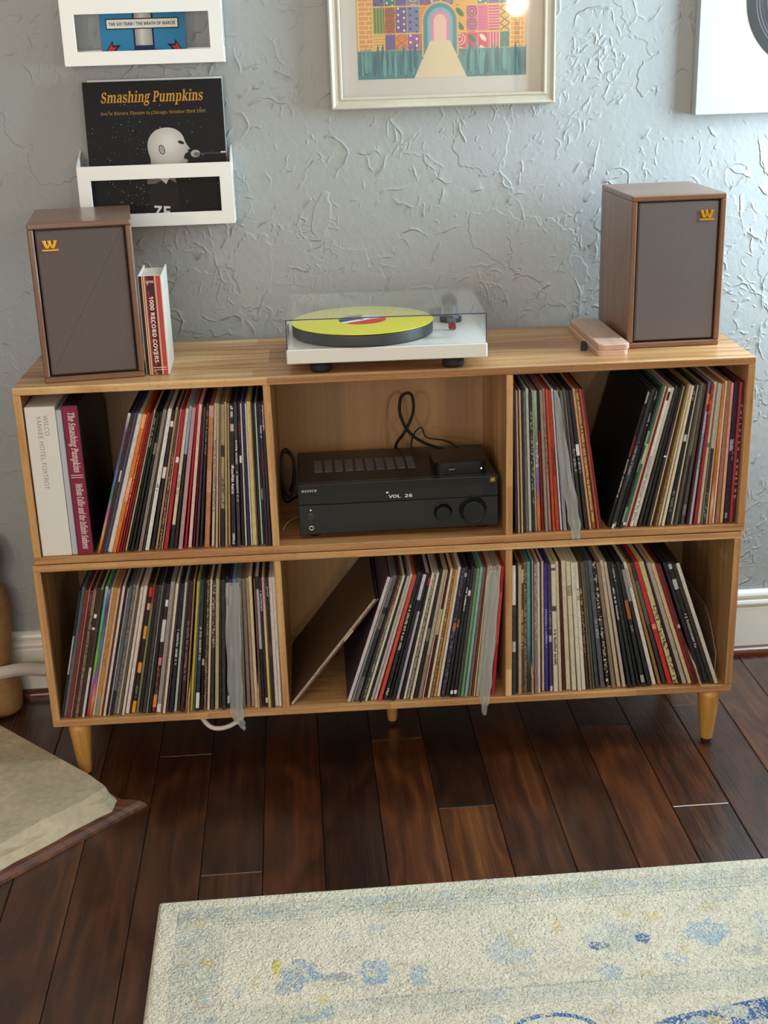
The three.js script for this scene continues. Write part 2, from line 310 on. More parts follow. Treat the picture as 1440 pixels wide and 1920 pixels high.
// ------------------------------------------------------------------ the record cabinet: two stacked units
const T = 0.0155, ZF = 0.4475, ZB = 0.0675, D1 = -0.2423, D2 = 0.2502;
function unit(label, xl, xr, y0, y1) {
  const w = xr - xl, h = y1 - y0, xm = (xl + xr) / 2, d = ZF - ZB, zm = (ZF + ZB) / 2;
  const o = thing('record_cabinet', label, 'cabinet', [xm, y0, zm]);
  const R = rng(Math.round(y0 * 1000)), off = () => [R() * 3, R() * 2];
  mesh('top_panel', mv(cbox(w, T, d, 0.0012, 'x', off()), 0, h - T / 2, 0), cabMat, o);
  mesh('bottom_panel', mv(cbox(w, T, d, 0.0012, 'x', off()), 0, T / 2, 0), cabMat, o);
  for (const s of [-1, 1]) mesh('side_panel', mv(cbox(T, h - 2 * T, d, 0.0012, 'y', off()), s * (w / 2 - T / 2), h / 2, 0), cabMat, o);
  for (const x of [D1, D2]) mesh('divider_panel', mv(cbox(T * 0.92, h - 2 * T, d - 0.008, 0.001, 'y', off()), x - xm, h / 2, 0.003), cabMat, o);
  mesh('back_panel', mv(cbox(w - 2 * T, h - 2 * T, 0.006, 0.0005, 'y', off()), 0, h / 2, -d / 2 + 0.005), backMat, o);
  for (const x of [D1 - 0.018, D2 + 0.018, xr - 0.03, xl + 0.03]) mesh('corner_block', mv(cbox(0.02, 0.018, 0.05, 0.002, 'x', off()), x - xm, h - T - 0.0095, -0.15), cabMat, o);
  return o;
}
const lower = unit('lower walnut toned record cabinet unit standing on tapered legs', -0.7516, 0.7516, 0.1367, 0.5174);
const upper = unit('upper record cabinet unit holding the black receiver, stacked on the legged unit', -0.7464, 0.7562, 0.5194, 0.898);
for (const [x, z, s] of [[-0.699, 0.422, 1], [0.709, 0.422, 1], [-0.7, 0.11, 1], [0.7, 0.11, 1], [0, 0.263, 0.8]]) {
  const leg = mesh('leg', lathe([[0, 0.008], [0.0135 * s, 0.008], [0.0145 * s, 0.012], [0.0245 * s, 0.118], [0.0245 * s, 0.137], [0, 0.137]], 28), legMat, lower);
  const uv = leg.geometry.attributes.uv; for (let i = 0; i < uv.count; i++) { const u = uv.getX(i), v = leg.geometry.attributes.position.getY(i); uv.setXY(i, v, u * 0.14); }
  leg.position.set(x, -0.1367, z - (ZF + ZB) / 2);
  mesh('foot_pad', mv(new THREE.CylinderGeometry(0.0115 * s, 0.0115 * s, 0.008, 20), 0, 0.004, 0), rubber, leg);
}
const YT = 0.898;

// ------------------------------------------------------------------ records
// each: width | colour words | colour or g(radient) top to bottom | marks: t dashes, b block, p speckle, from-to#colour
const rows = {
  UL: { words: 'upper row by the maroon box', lean: 1, edge: D1 - T * 0.46, first: -0.6152, y: 0.5194 + T, keys: [[0, 17.2], [0.14, 17.2], [0.45, 10.6], [0.65, 4.8], [0.85, 1.2], [1, 0.4]], list: `
5|rainbow foil|g#dfe3e6,#7a4d7c,#525c68,#5f6cae,#3d7c62,#c9609c,#d9a866,#c4482e|
3|charcoal|#4a4340|
3|dusky brown|#4a2c2c|b.4-.48#d8d2cc
3|lilac grey|#6a6880|
3|slate violet|#4a4863|
8|white|#d8d2cb|
7|orange|#d4742c|b0-.1#eda15f b.45-.62#eda588
4|rust orange|#a8391f|t.3-.75#e0a33c
3|red|#a3262a|
3|deep red|#7f1a24|
3|pale yellow|#d8cb9e|
4|black|#1d1816|t.05-.25#cfc6b8
4|bottle green|#20281f|
5|coal black|#2b2a2e|b.22-.3#a79d95
6|taupe|#8a7a70|
2|smoke grey|#5a5049|
7|clean white|#ddd8d2|t.52-.58#7a7470
6|brown black|#2c2022|b.08-.12#e6e0da b.4-.48#e6e0da
4|beige|#b09574|
4|patterned brown|#5b4034|p.3-1#c8a58c
2|blush|#e0b6a0|
7|red lettered|#a4282c|b.33-.37#ecdcd2
6|cream|#dccbb6|b.82-1#2a2624 t.46-.6#8a7f74
5|sky blue topped|#8fb2cb|b.33-1#2a2226
7|pink frosted|#b98a8a|
4|bright red|#b3202e|
6|pale pink|#ecbfba|
3|maroon|#5a1424|
4|plum|#4c3344|
5|black lettered|#2b2427|t.05-.35#8c7b5e
9|terracotta|#b87a55|b0-.08#c79a86 b.45-.6#c9917c
5|ivory|#d3c3a8|t.25-.75#7a6a55
4|sand|#b7a081|
3|tan grey|#a4937a|
6|mottled beige|#a38f6b|b.28-.36#3c3226 p.5-.7#3c3226 b.72-1#2b231c
4|khaki|#b39c70|
4|tan|#bf9a68|
8|black bold lettered|#262325|t.02-.1#eee b.14-.19#b9b6b4 t.42-.62#eee t.9-.98#eee
6|charcoal lettered|#3b3739|t.26-.42#ddd t.47-.68#c9c6c4
5|red titled black|#231f22|t.14-.28#c2222c b.37-.42#eee
3|thin white|#d8d4ce|
5|navy|#2d2650|
3|milk white|#d6d0c4|
8|butter|#d3bd83|
2|mahogany|#6b4733|
4|dark green|#20241f|
3|mint|#b9d3ca|
4|umber|#36252a|b.6-.68#9a8d84
5|dark plum|#332430|t.15-.24#ddd b.34-.5#5a1a26
5|aubergine|#31263a|t.03-.2#d8d2cc` },
  UA: { words: 'upper row by the receiver', lean: -1, edge: D2 + T * 0.46, first: 0.4511, y: 0.5194 + T, keys: [[0, 1.2], [0.3, 2.2], [0.6, 5], [0.8, 7.5], [1, 9]], list: `
5|inky purple|#241d2a|
3|peach|#c9a58a|
2|brown|#4a3328|
3|oatmeal|#bfa27e|
4|black|#211c1b|
6|grey frosted|#6d6966|
5|mint white|#c3cabd|
5|speckled black|#2b2a26|p.1-.8#9aa394
3|cream|#d2c2a0|
6|mint and orange|g#a5bfae,#93b0a4,#7d8a7c,#8a8aa6,#86629a,#d87a3c,#d8642c|p.35-.55#ded8cc
4|red and black|#7d1f20|b0-.28#22201f
5|mauve taupe|#9a8279|
5|stone|#a08d7c|p.2-.6#6a564a
4|vermilion|#b8452c|
7|orange red|#b5402a|b.4-.6#8a2a1c
3|gloss white|#dadbe0|
6|lavender frosted|#8b8a92|
5|mottled brown|#51423a|p.1-.6#2a2220
5|grey|#6b6663|
3|dark grey|#494645|
2|silver grey|#a09c98|
6|charcoal|#3a3838|p.4-.6#aaa
6|black lettered|#2a2729|b.38-.46#ddd t.48-.58#bbb
4|apricot|#c69470|
7|gilt patterned|#8c5a34|t.03-.95#d8b878
4|brick|#9c4a34|
4|crimson|#7a2328|` },
  UB: { words: 'upper row below the wooden case', lean: 1, edge: 0.7562 - T, first: 0.4627, y: 0.5194 + T, keys: [[0, 14.5], [0.25, 12.8], [0.45, 9], [0.65, 4], [0.85, 1], [1, 0.3]], list: `
5|red banded black|#232224|b.02-.1#b9b4ae b.33-.48#8a2428 t.5-.78#d6cfc4
5|charcoal|#343335|t.4-.6#b9a9a4 b.96-1#ddd
5|blue lettered|#2f2f34|t.38-.7#7f90b8 b.96-1#ddd
5|black|#242325|t.02-.08#aaa t.17-.27#ddd
4|olive black|#2c3029|b.3-.4#8c9486 t.5-.6#aaa69a b.84-.95#8c8c84
6|green|#2d6c55|b.4-.54#b9c49a b.96-.98#eee
4|peach|#dba98e|
3|dark red|#7d1c1c|
6|white dotted|#dcd6cb|b.03-.09#2a2625 t.48-.95#8a6a66
6|white|#cfc9be|
5|olive charcoal|#33302a|
6|jet black|#201d1c|
5|dashed black|#2d2726|b.49-.502#eee
3|cream|#d5c3a3|
3|rust brown|#5a2d22|
4|olive tan|#8a7440|p.5-1#3a2e1e
4|ivory|#dccbb0|
5|buttermilk|#dac8a9|
8|navy black|#1f2026|t.05-.12#aaa b.35-.4#ccc t.75-.9#888
3|thin white|#d9d2c0|
4|ash brown|#5a5048|
3|mustard topped|#8a8254|b.5-1#2b231f
7|graphite|#4d4a46|b.85-.93#77746e
3|oxblood|#41181c|
5|lavender blue|#a7aab6|b0-.08#4a3a34 b.08-.15#d98a34 b.15-.2#8c2a1c t.35-.6#5a6a88
6|red|#92272b|p.05-.2#d8584c
6|cream speck|#d3c2a2|b.42-.45#8a7f6c
6|half grey|#a8a399|b.45-1#2c2926 p.75-.95#8a857c
3|sand|#c9b28a|
6|flame|g#a86a3c,#b5703a,#c08048,#b8642c,#b35a24,#d8aa86,#c26a4c|
4|blush cream|#dfc3a6|
8|brown|#9c6a50|
6|pink and yellow|g#d99a9a,#d9938f,#df9a94,#e0a494,#dfb27c,#d9ac5c|
6|purple black|#2a2030|b.4-.48#9a96a8 b.92-.96#8a86a8
4|plum lettered|#4c2336|t.4-.55#c9b8bc
5|rose red|#963440|
7|dark red titled|#5a1620|L.16-.84#cdbcb0=CHILDISH_GAMBINO` },
  LL: { words: 'lower row below the white box', lean: 1, edge: D1 - T * 0.46, first: -0.7352, y: 0.1367 + T, keys: [[0, 13.6], [0.3, 13.4], [0.5, 10.2], [0.7, 4.5], [0.86, 1], [1, 0.3]], list: `
3|black and silver|#2a2c30|b.35-.65#a9a9a6
6|slate blue|#55606b|b.5-1#6a6a6c
6|russet|#6e3330|
2|rose|#c98f84|
5|dark maroon|#4a1c24|p.0-.15#7a4a48
5|mottled tan|#8a7058|p.2-1#4a382c
6|peaty brown|#3a2c24|b.2-.23#eee b.3-.32#ddd
4|grey white|#cfc6bb|b0-.6#4a3328
2|soot|#241b1a|
5|iridescent green|g#bfe0da,#5cc7b4,#58cfa4,#5fc04a,#8fd04a,#9a86c0,#c95c7c,#b83a34|
5|rainbow purple|g#8c8a9c,#5a3066,#565a6a,#6a6ea4,#4a7066,#b04a8c,#d8985c,#b8342c|
3|cream|#d8c8ae|
7|amber|#b5834e|p.4-.6#8a5a2c b.85-1#8a8a78
4|wheat|#d0a87c|
3|chestnut|#5a3028|
4|pinkish white|#d9c6bd|
4|black|#221d1e|
2|lavender|#a99aa4|
5|blue grey|#5b6068|b.8-1#1c2030
6|granite|#7a746d|p0-1#5a554e
3|off white|#c6b8a4|
4|dark taupe|#5c5148|
4|shell pink|#d9c6be|
6|white|#d8d0c6|
2|wine|#5a2028|
6|fire spotted black|#26201e|b.03-.1#c23a2c b.15-.2#dba08c b.32-.42#e09a48 b.6-.68#e09a48 t.78-.87#4f93ad b.9-1#dda23c
4|olive|#7f7a50|b0-.15#9c2a26
5|charcoal black|#262425|
5|graphite|#3c3a3a|
2|thin silver|#b9b4a9|
5|jet|#1f1b1c|
6|collage|#33282a|b.12-.17#ddd b.27-.44#d6cfc8 b.56-.62#d8788a p.62-1#c2503c b.85-.95#d88a4c
7|grey|#9a9390|b.93-1#ddd
2|rosewood|#8a6660|
4|warm white|#d8cdb9|
3|plum brown|#4a333a|
6|white lettered black|#26222a|t.35-.62#ddd
4|pale mint|#b3c0b5|
3|cocoa|#4c3a30|
6|maroon lettered|#3a1c26|t.3-.75#8a6a74
3|tan|#a88c60|
2.6|@thin plywood divider tongue by the yellow sleeve in the lower row|#b08c66|
4|yellow|#c9a940|
2|teal|#4c8074|
6|charcoal lettered|#33323a|t.35-.6#c9c9c4 b.85-.97#ddd
4|coal|#231f20|b.6-.65#bbb
4|patterned umber|#52402f|p0-1#a89070
4|blush white|#d8c8ba|
5|patterned black|#3c322c|p0-.5#c9bca4
6|sage beige|#b3a78a|
3|bark|#43322a|
6|iron grey|#33312f|
5|black tagged|#29262b|b.05-.15#ccc b.22-.4#aaa b.9-.96#ccc
6|deep purple|#3f3458|b.05-.2#b3a4bb b.5-.6#8a7aa0
6|light blue|#6f93b3|
9|clear plastic wrapped|#77756f|
6|dull taupe|#7d6b5e|
5|beige pink|#a98e7c|
5|pale cream|#d3bf98|
2.6|@thin plywood divider beside the plastic wrapped sleeves|#b08c66|
3|oak brown|#6a4c38|
5|half lavender|#c2b9c6|b.55-1#26222a b0-.1#3a3236
5|dotted black|#2a2228|t.1-.25#ccc b.92-.96#ccc
4|pink and straw|g#c9889a,#d8a8aa,#d9c07c,#d2b866,#cfb26a|
2|moss|#6d6450|
4|ebony|#2c2326|t.05-.15#aaa t.5-.6#8a4a4c
6|soft white|#ddd0cb|
5|porcelain white|#ded3ce|` },
  LM: { words: 'lower row below the receiver', lean: 1, edge: D2 - T * 0.46, first: -0.1074, y: 0.1367 + T, keys: [[0, 18.6], [0.2, 16.5], [0.45, 11.5], [0.65, 8.8], [0.85, 6], [1, 4]], list: `
6|lilac white|#cfc3ca|b.25-.3#dba8ac
3|grey|#8a8587|
8|smoky grey|#6a6a68|b.25-.3#2c2b30 b.42-.8#343836
4|dark brown|#36242a|
4|multicoloured|g#8a5a30,#a02c3a,#b9a08a,#8a6a48,#4c7080,#3c5a60,#5a4c44|p0-1#cdbfa4
4|cream mint|#cfd0bb|
4|brown black|#2e2422|
4|silver white|#b9b1ad|
5|light grey|#c4b8b3|
6|coral red|#c4493c|
7|dotted black|#26262a|t.25-.6#cfc4bc t.9-.97#ddd
3|green black|#262b28|
6|lilac topped black|#23242a|b0-.2#c6bccb
5|pale lilac|#b9b0c0|b0-.3#26262a
4|red tipped black|#221e21|b.04-.1#9c2430
4|white|#d6cec2|
4|zebra patterned|#a9a295|p0-1#4a4440
4|bone|#d3c9ba|
6|deep brown|#2f2022|b.45-.55#6a6464
6|sage|#a8a48a|b.65-1#8a7d6c
2|pink|#d8a69c|
5|oxblood|#3f1a1e|b.3-.5#c9c08c
4|ivory|#d6cba8|
5|patterned brown|#7a5a3c|p0-1#c29a6c
4|caramel|#c49a62|
5|bright white|#dcd4c6|
7|indigo patterned|#2a2638|p0-1#6a6680 b.42-.48#b3604a
5|charcoal|#2e2e30|b.05-.08#bbb b.4-.46#8a5a44
5|black lettered|#242527|t.14-.32#e6e6e6 b.94-.97#eee
5|black|#262628|b.18-.22#ccc b.94-.97#eee
5|dark grey|#484648|
5|green|#6e9a66|
5|pale teal|#7fa9a4|
5|mushroom|#7a6458|
3|red brown|#7c3a2a|
2|eggshell|#d8cbb0|
6|beige|#b3a388|
7|plastic wrapped grey|#a59d90|
6|frosted beige|#a89f92|
3|clean white|#d9d0ca|
6|red|#b02430|b.2-.6#c8444a` },
  LR: { words: 'lower row below the wooden case', lean: -1, edge: D2 + T * 0.46, first: 0.7226, y: 0.1367 + T, keys: [[0, 0.3], [0.2, 1.2], [0.4, 4.8], [0.55, 9], [0.72, 15.8], [0.85, 18.2], [1, 19.2]], list: `
6|half white|#38373c|b0-.3#d8d4cf b.58-.66#b3aeaa
4|black|#24201f|
5|tan|#b59b76|
4|brown|#5c4834|b.05-.15#cfc0a8 t.35-.65#d9b6a4
5|patterned khaki|#83735a|p0-1#3a3024
6|teal|g#5fa090,#5c9c94,#5f98a0,#5a8a9c,#3a3c44,#2e2c30|
2.6|@thin plywood divider standing by the teal record sleeve|#b08c66|
2|mint|#a9c0b4|
5|mauve patterned|#8a6a68|p0-.6#b8a09a
4|white|#c9bdaa|
3|cocoa|#3c2a28|
4|cream|#cdbb9c|
6|violet|#3d2f85|t.35-.65#a89fd0
5|plum blue|#43375e|t.35-.5#8f8fb8 b.55-.6#a8a8c8 b.95-1#ccc
7|marked white|#cfc3aa|b.03-.05#555 b.32-.36#444 t.5-.78#3c3834
5|ecru|#c9b797|
5|russet brown|#4a1f1c|
7|warm white|#cdc2a8|
7|chalk white|#cfc6b0|b.18-.26#9a9484
6|plain white|#d0c7b2|
6|long white|#d3cbb8|t.2-.3#8a8474
4|patterned black|#4a382e|p.2-.7#d0b8a0
3|dark tan|#6c5a44|
3|olive|#5a5442|
6|petrol grey|#3a4446|
7|slate|#585860|t.45-.6#9ab0b0
6|chequered|#26231f|p0-1#e0d8c8
6|taupe|#83705f|
6|buff|#c4b291|
5|pale mauve|#c0b0a8|
5|black lettered|#222224|t.2-.45#dddcd8
5|graphite|#2c2e2e|t.03-.15#aaa
4|jet black|#232122|
6|orange banded black|#26282a|b.3-.45#a0522c t.5-.55#999 b.9-.96#999
5|ebony|#292426|b.05-.3#8a8684
6|bright white|#d6ccc0|t.05-.2#8a8078
5|gold brown|#8c6a34|
6|iron grey|#35323a|b.15-.5#5a5a54
7|red|#bf2f2c|b.5-.54#e88a78
8|straw patterned|#c9b884|p.35-1#3a3424
3|soot|#262020|
7|pinkish grey|#aa9c94|
6|wheat|#d0b68c|
4|dark red|#7a1c1f|
5|maroon|#642c30|b.5-.53#e0b8a8
2.6|@tilted plywood divider with a rounded tip beside the maroon sleeve|#b08c66|
6|navy black|#1f1c26|
7|black dashed|#252220|b.02-.06#bbb b.14-.22#bbb t.42-.7#bbb
6|peat|#33291f|
6|soft white|#c4bcae|` },
};
const SLOT = 16, ROWH = 512;
let slotCount = 0;
const atlasCanvas = document.createElement('canvas'); atlasCanvas.width = atlasCanvas.height = 2048;
const ac = atlasCanvas.getContext('2d');
const markR = rng(99);
function drawSpine(spec, coverHex) {
  const i = slotCount++, x0 = (i % 128) * SLOT, y0 = Math.floor(i / 128) * ROWH;
  const [, , fill, marks = ''] = spec;
  if (fill[0] === 'g') { const cs = fill.slice(1).split(','), g = ac.createLinearGradient(0, y0, 0, y0 + ROWH); cs.forEach((c, k) => g.addColorStop(k / (cs.length - 1), c)); ac.fillStyle = g; } else ac.fillStyle = fill;
  ac.fillRect(x0, y0, 12, ROWH);
  for (const m of marks.split(' ').filter(Boolean)) {
    if (m[0] === 'L') { const [, a, b, c, txt] = m.match(/^L([\d.]+)-([\d.]+)(#\w+)=(.*)$/); ac.save(); ac.translate(x0 + 3, y0 + a * ROWH); ac.rotate(Math.PI / 2); ac.font = 'bold 9px sans-serif'; ac.fillStyle = c; const t = txt.replace('_', ' '), st = (b - a) * ROWH / t.length; [...t].forEach((ch, k) => { ac.save(); ac.translate(k * st, 0); ac.scale(1.9, 1); ac.fillText(ch, 0, 0); ac.restore(); }); ac.restore(); continue; }
    const [, k, a, b, c] = m.match(/^([tbp])([\d.]+)-([\d.]+)(#\w+)$/), ya = y0 + a * ROWH, yb = y0 + b * ROWH; ac.fillStyle = c;
    if (k === 'b') ac.fillRect(x0 + (b - a < 0.2 && b - a > 0.02 && markR() < 0.4 ? 3 : 0), ya, 12, yb - ya);
    else if (k === 't') for (let y = ya; y < yb; ) { const l = 2 + markR() * 5; ac.globalAlpha = 0.7 + 0.3 * markR(); ac.fillRect(x0 + 3 + (markR() < 0.3 ? 1 : 0), y, 5 + Math.floor(markR() * 2), Math.min(l, yb - y)); ac.globalAlpha = 1; y += l + 1.5 + (markR() < 0.18 ? 6 : 0); }
    else for (let y = ya; y < yb; y += 2.5) { if (markR() < 0.55) { ac.globalAlpha = 0.3 + 0.7 * markR(); ac.fillRect(x0 + Math.floor(markR() * 9), y, 2 + markR() * 6, 2 + markR() * 5); } } ac.globalAlpha = 1;
  }
  for (let y = 0; y < ROWH; y += 3) { ac.fillStyle = markR() < 0.5 ? 'rgba(0,0,0,0.05)' : 'rgba(255,255,255,0.04)'; ac.fillRect(x0 + Math.floor(markR() * 10), y0 + y, 3, 3 + markR() * 14); }
  ac.fillStyle = coverHex; ac.fillRect(x0 + 12, y0, 4, ROWH);
  return [x0 / 2048, 1 - (y0 + ROWH) / 2048];
}
function sleeveGeo(t, h, d, slot) {
  const g = cbox(t, h, d, Math.min(0.0009, t * 0.28)), p = g.attributes.position, n = g.attributes.normal, uv = g.attributes.uv;
  for (let i = 0; i < p.count; i++) {
    const v = slot[1] + (2 + (p.getY(i) / h + 0.5) * (ROWH - 4)) / 2048;
    if (n.getZ(i) > 0.6) uv.setXY(i, slot[0] + (1 + (p.getX(i) / t + 0.5) * 10) / 2048, v);
    else uv.setXY(i, slot[0] + 14 / 2048, v);
  }
  return g.translate(0, h / 2, 0);
}
const atlas = new THREE.CanvasTexture(atlasCanvas); atlas.colorSpace = THREE.SRGBColorSpace; atlas.magFilter = THREE.LinearFilter; atlas.generateMipmaps = false; atlas.minFilter = THREE.LinearFilter;
const sleeveMat = P({ map: atlas, roughness: 0.5, specularIntensity: 0.7 });
const plastic = P({ color: hex('#d9d9d4'), transmission: 0.66, thickness: 0, roughness: 0.28, side: THREE.DoubleSide });
const covers = { UL0: '#141012', UA26: '#3a1416', UB0: '#101012', LL0: '#0c0d10', LM0: '#4a3a44', LR49: '#221a24' };
const ordinals = (n) => n + (n % 100 > 10 && n % 100 < 14 ? 'th' : ['th', 'st', 'nd', 'rd'][n % 10] || 'th');
// wooden dividers standing between records
const plyMat = M({ map: rep(woodTex(256, 128, 0.3, 0.15, ['#9a7654', '#b08c66', '#bf9c78', '#cbac8a'], { wx: 4, wy: 22, rings: 16, swirl: 2, a: 0.2, b: 0.45, c: 0.3, d: 0.15, pore: 0.95 }), 0.3, 0.15), roughness: 0.6 });
function divider(x, z, y, turn, lean, h, label, th = 0.003) {
  const s = new THREE.Shape(); s.moveTo(0, 0); s.lineTo(0.3, 0); s.lineTo(0.3, h * 2.1); s.lineTo(0.1, h * 2.1); s.quadraticCurveTo(0.05, h * 1.8, 0.012, h); s.quadraticCurveTo(0, h * 0.9, 0, h * 0.8); s.closePath();
  const o = mesh(numbered('record_divider'), boxUV(plate(s, th - 0.0008, 0.0004).translate(0, 0, -(th - 0.0008) / 2).rotateY(Math.PI / 2), 'z'), plyMat, scene);
  o.position.set(x, y + 0.0005, z); o.rotation.set(0, turn, lean, 'YXZ'); return tag(o, label, 'divider', 'plywood record dividers');
}

const recordAt = {};
const groupOf = { UL: 'records beside the box sets', UA: 'records beside the receiver', UB: 'records leaning on the upper cabinet side', LL: 'records below the box sets', LM: 'records below the receiver', LR: 'records between the wooden dividers' };
for (const [key, row] of Object.entries(rows)) {
  const specs = row.list.trim().split('\n').map((l) => l.split('|')), n = specs.length, R = rng(key.charCodeAt(0) * 31 + key.charCodeAt(1));
  const widths = specs.map((s) => +s[0]), total = widths.reduce((a, b) => a + b, 0);
  const hs = specs.map(() => 0.3105 + (R() - 0.5) * 0.007), jit = specs.map(() => (R() - 0.5) * 0.011);
  const angleAt = (f) => { const k = row.keys; for (let i = 0; i + 1 < k.length; i++) if (f <= k[i + 1][0]) return lerp(k[i][1], k[i + 1][1], (f - k[i][0]) / (k[i + 1][0] - k[i][0])); return k[k.length - 1][1]; };
  let acc = 0; const th = widths.map((w) => { const f = (acc + w / 2) / total; acc += w; return angleAt(f) * Math.PI / 180; });
  // from the support outwards, each sleeve's upper corner against the next one's face; lean 1: support on the right
  const layout = (scale) => {
    const out = []; let face = (y) => row.lean * row.edge, first = true;
    const order = [...Array(n).keys()]; if (row.lean > 0) order.reverse();
    for (const i of order) {
      const t = widths[i] * scale, a = Math.abs(th[i]), h = hs[i];
      // work in mirrored x so that the support is on the right
      let p = Infinity;
      for (const s of [0, 0.5, 1]) p = Math.min(p, face(h * Math.cos(a) * s) - h * Math.sin(a) * s - 0.00025);
      out[i] = { p, t, a, h };
      face = (y) => p - t * Math.cos(a) + (y - t * Math.sin(a)) * Math.tan(a);
    }
    return out;
  };
  const target = row.lean * row.first, end = row.lean > 0 ? 0 : n - 1;
  let lo = 0.0003, hi = 0.003;
  for (let k = 0; k < 50; k++) { const mid = (lo + hi) / 2, o = layout(mid)[end]; if (o.p - o.t * Math.cos(o.a) > target) lo = mid; else hi = mid; }
  const placed = layout(lo);
  const words = specs.map((s) => s[1]), count = {}; words.forEach((w) => { count[w] = (count[w] || 0) + 1; });
  recordAt[key] = [];
  specs.forEach((spec, i) => {
    const { p, t, a, h } = placed[i], c0 = spec[2][0] === 'g' ? spec[2].slice(1).split(',')[3] : spec[2], cs = srgb(c0);
    if (spec[1][0] === '@') {
      const o = divider(row.lean * (p - t / 2 * Math.cos(a)), ZF - 0.002 + (i > 42 && key === 'LR' ? 0.004 : 0), row.y + t / 2 * Math.sin(a), 0, -row.lean * a, i > 42 && key === 'LR' ? 0.062 : 0.05, spec[1].slice(1), t - 0.0002);
      return;
    }
    const slot = drawSpine(spec, covers[key + i] || `rgb(${cs.join(',')})`);
    const o = mesh(numbered('record_sleeve'), sleeveGeo(t, h, h, slot), sleeveMat, scene);
    const x = row.lean * (p - t / 2 * Math.cos(a));
    o.position.set(x, row.y + 0.0003 + t / 2 * Math.sin(a), ZF - 0.012 + jit[i] - h / 2);
    o.rotation.z = -row.lean * a;
    const disc = count[words[i]] > 1 ? ` ${ordinals(i + 1)} along` : '';
    tag(o, `${words[i]} record sleeve${disc} in the ${row.words}`, 'record', groupOf[key]);
    recordAt[key].push({ o, t, h, words: words[i] });
  });
}
// two sleeves leaning steeply in the lower middle bay
{
  const A = 38.4 * Math.PI / 180;
  [['5|cream edged brown|#b9a48c|p0-1#8a7460', '#54402f', -0.2278], ['4|maroon edged brown|#6a4a48|b.3-.4#c9b8a8', '#3c2a2c', -0.2213]].forEach(([s, cover, p], k) => {
    const spec = s.split('|'), t = +spec[0] * 0.0011, h = 0.31;
    const o = mesh(numbered('record_sleeve'), sleeveGeo(t, h, h, drawSpine(spec, cover)), sleeveMat, scene);
    o.position.set(p - t / 2 * Math.cos(A), 0.1367 + T + 0.0004 + t / 2 * Math.sin(A), ZF - 0.014 - k * 0.004 - h / 2); o.rotation.z = -A;
    tag(o, `${spec[1]} record sleeve leaning steeply against the row below the receiver`, 'record', 'records leaning steeply');
  });
}
// clear outer sleeves that hang out over the shelf edge
function outerSleeve(key, word, pts) {   // pts in world: [x left, x right, y, z]
  const r = recordAt[key].find((q) => q.words === word); const pos = [], idx = [];
  const N = 14, fine = [], SUB = 5; for (let j = 0; j + 1 < pts.length; j++) for (let k = 0; k < SUB; k++) fine.push(pts[j].map((v, q) => lerp(v, pts[j + 1][q], k / SUB))); fine.push(pts[pts.length - 1]); pts = fine;
  pts.forEach(([a, b, y, z], j) => { for (let i = 0; i <= N; i++) { const f = i / N; pos.push(lerp(a, b, f) + 0.0012 * Math.sin(j * 0.9 + (i > N / 2 ? 2 : 0)), y, z + 0.001 + 0.0032 * Math.abs(Math.sin(f * 6 + j * 0.21)) + 0.0042 * (fbm(f * 5 + a * 40, j * 0.33, 2) - 0.5)); } });
  for (let j = 0; j + 1 < pts.length; j++) for (let i = 0; i < N; i++) { const a = j * (N + 1) + i, b = a + N + 1; idx.push(a, b, a + 1, b, b + 1, a + 1); }
  const g = new THREE.BufferGeometry(); g.setAttribute('position', new THREE.Float32BufferAttribute(pos, 3)); g.setIndex(idx); g.computeVertexNormals();
  r.o.updateMatrixWorld(true); g.applyMatrix4(r.o.matrixWorld.clone().invert());
  const m = mesh('plastic_sleeve', g, plastic, r.o); m.userData.label = 'clear crumpled plastic outer sleeve hanging out';
}
const F = ZF + 0.003;
outerSleeve('LL', 'clear plastic wrapped', [[-0.3488, -0.3242, 0.462, F + 0.002], [-0.3525, -0.3234, 0.4503, F + 0.002], [-0.3589, -0.3261, 0.3764, F + 0.002], [-0.3629, -0.332, 0.2884, F + 0.002], [-0.3649, -0.3337, 0.2112, F + 0.002], [-0.3634, -0.3356, 0.1655, F + 0.002], [-0.3606, -0.335, 0.139, F + 0.006], [-0.352, -0.3333, 0.1294, F + 0.006], [-0.3433, -0.3328, 0.1185, F + 0.006], [-0.3381, -0.3346, 0.1091, F + 0.006]]);
outerSleeve('LM', 'plastic wrapped grey', [[0.202, 0.2271, 0.4599, F + 0.002], [0.1996, 0.2283, 0.439, F + 0.002], [0.1936, 0.2238, 0.3456, F + 0.002], [0.1875, 0.2168, 0.2565, F + 0.002], [0.1837, 0.2108, 0.1917, F + 0.002], [0.1835, 0.2072, 0.1589, F + 0.002], [0.187, 0.2036, 0.139, F + 0.006], [0.1917, 0.1976, 0.1164, F + 0.006]]);
outerSleeve('UA', 'lavender frosted', [[0.337, 0.3457, 0.8482, F + 0.002], [0.3416, 0.3504, 0.8323, F + 0.002], [0.3448, 0.3603, 0.77, F + 0.002], [0.3528, 0.3751, 0.6889, F + 0.002], [0.3652, 0.3901, 0.6179, F + 0.002], [0.3729, 0.3979, 0.5699, F + 0.002], [0.378, 0.4007, 0.5457, F + 0.006], [0.3829, 0.3989, 0.5239, F + 0.006]]);
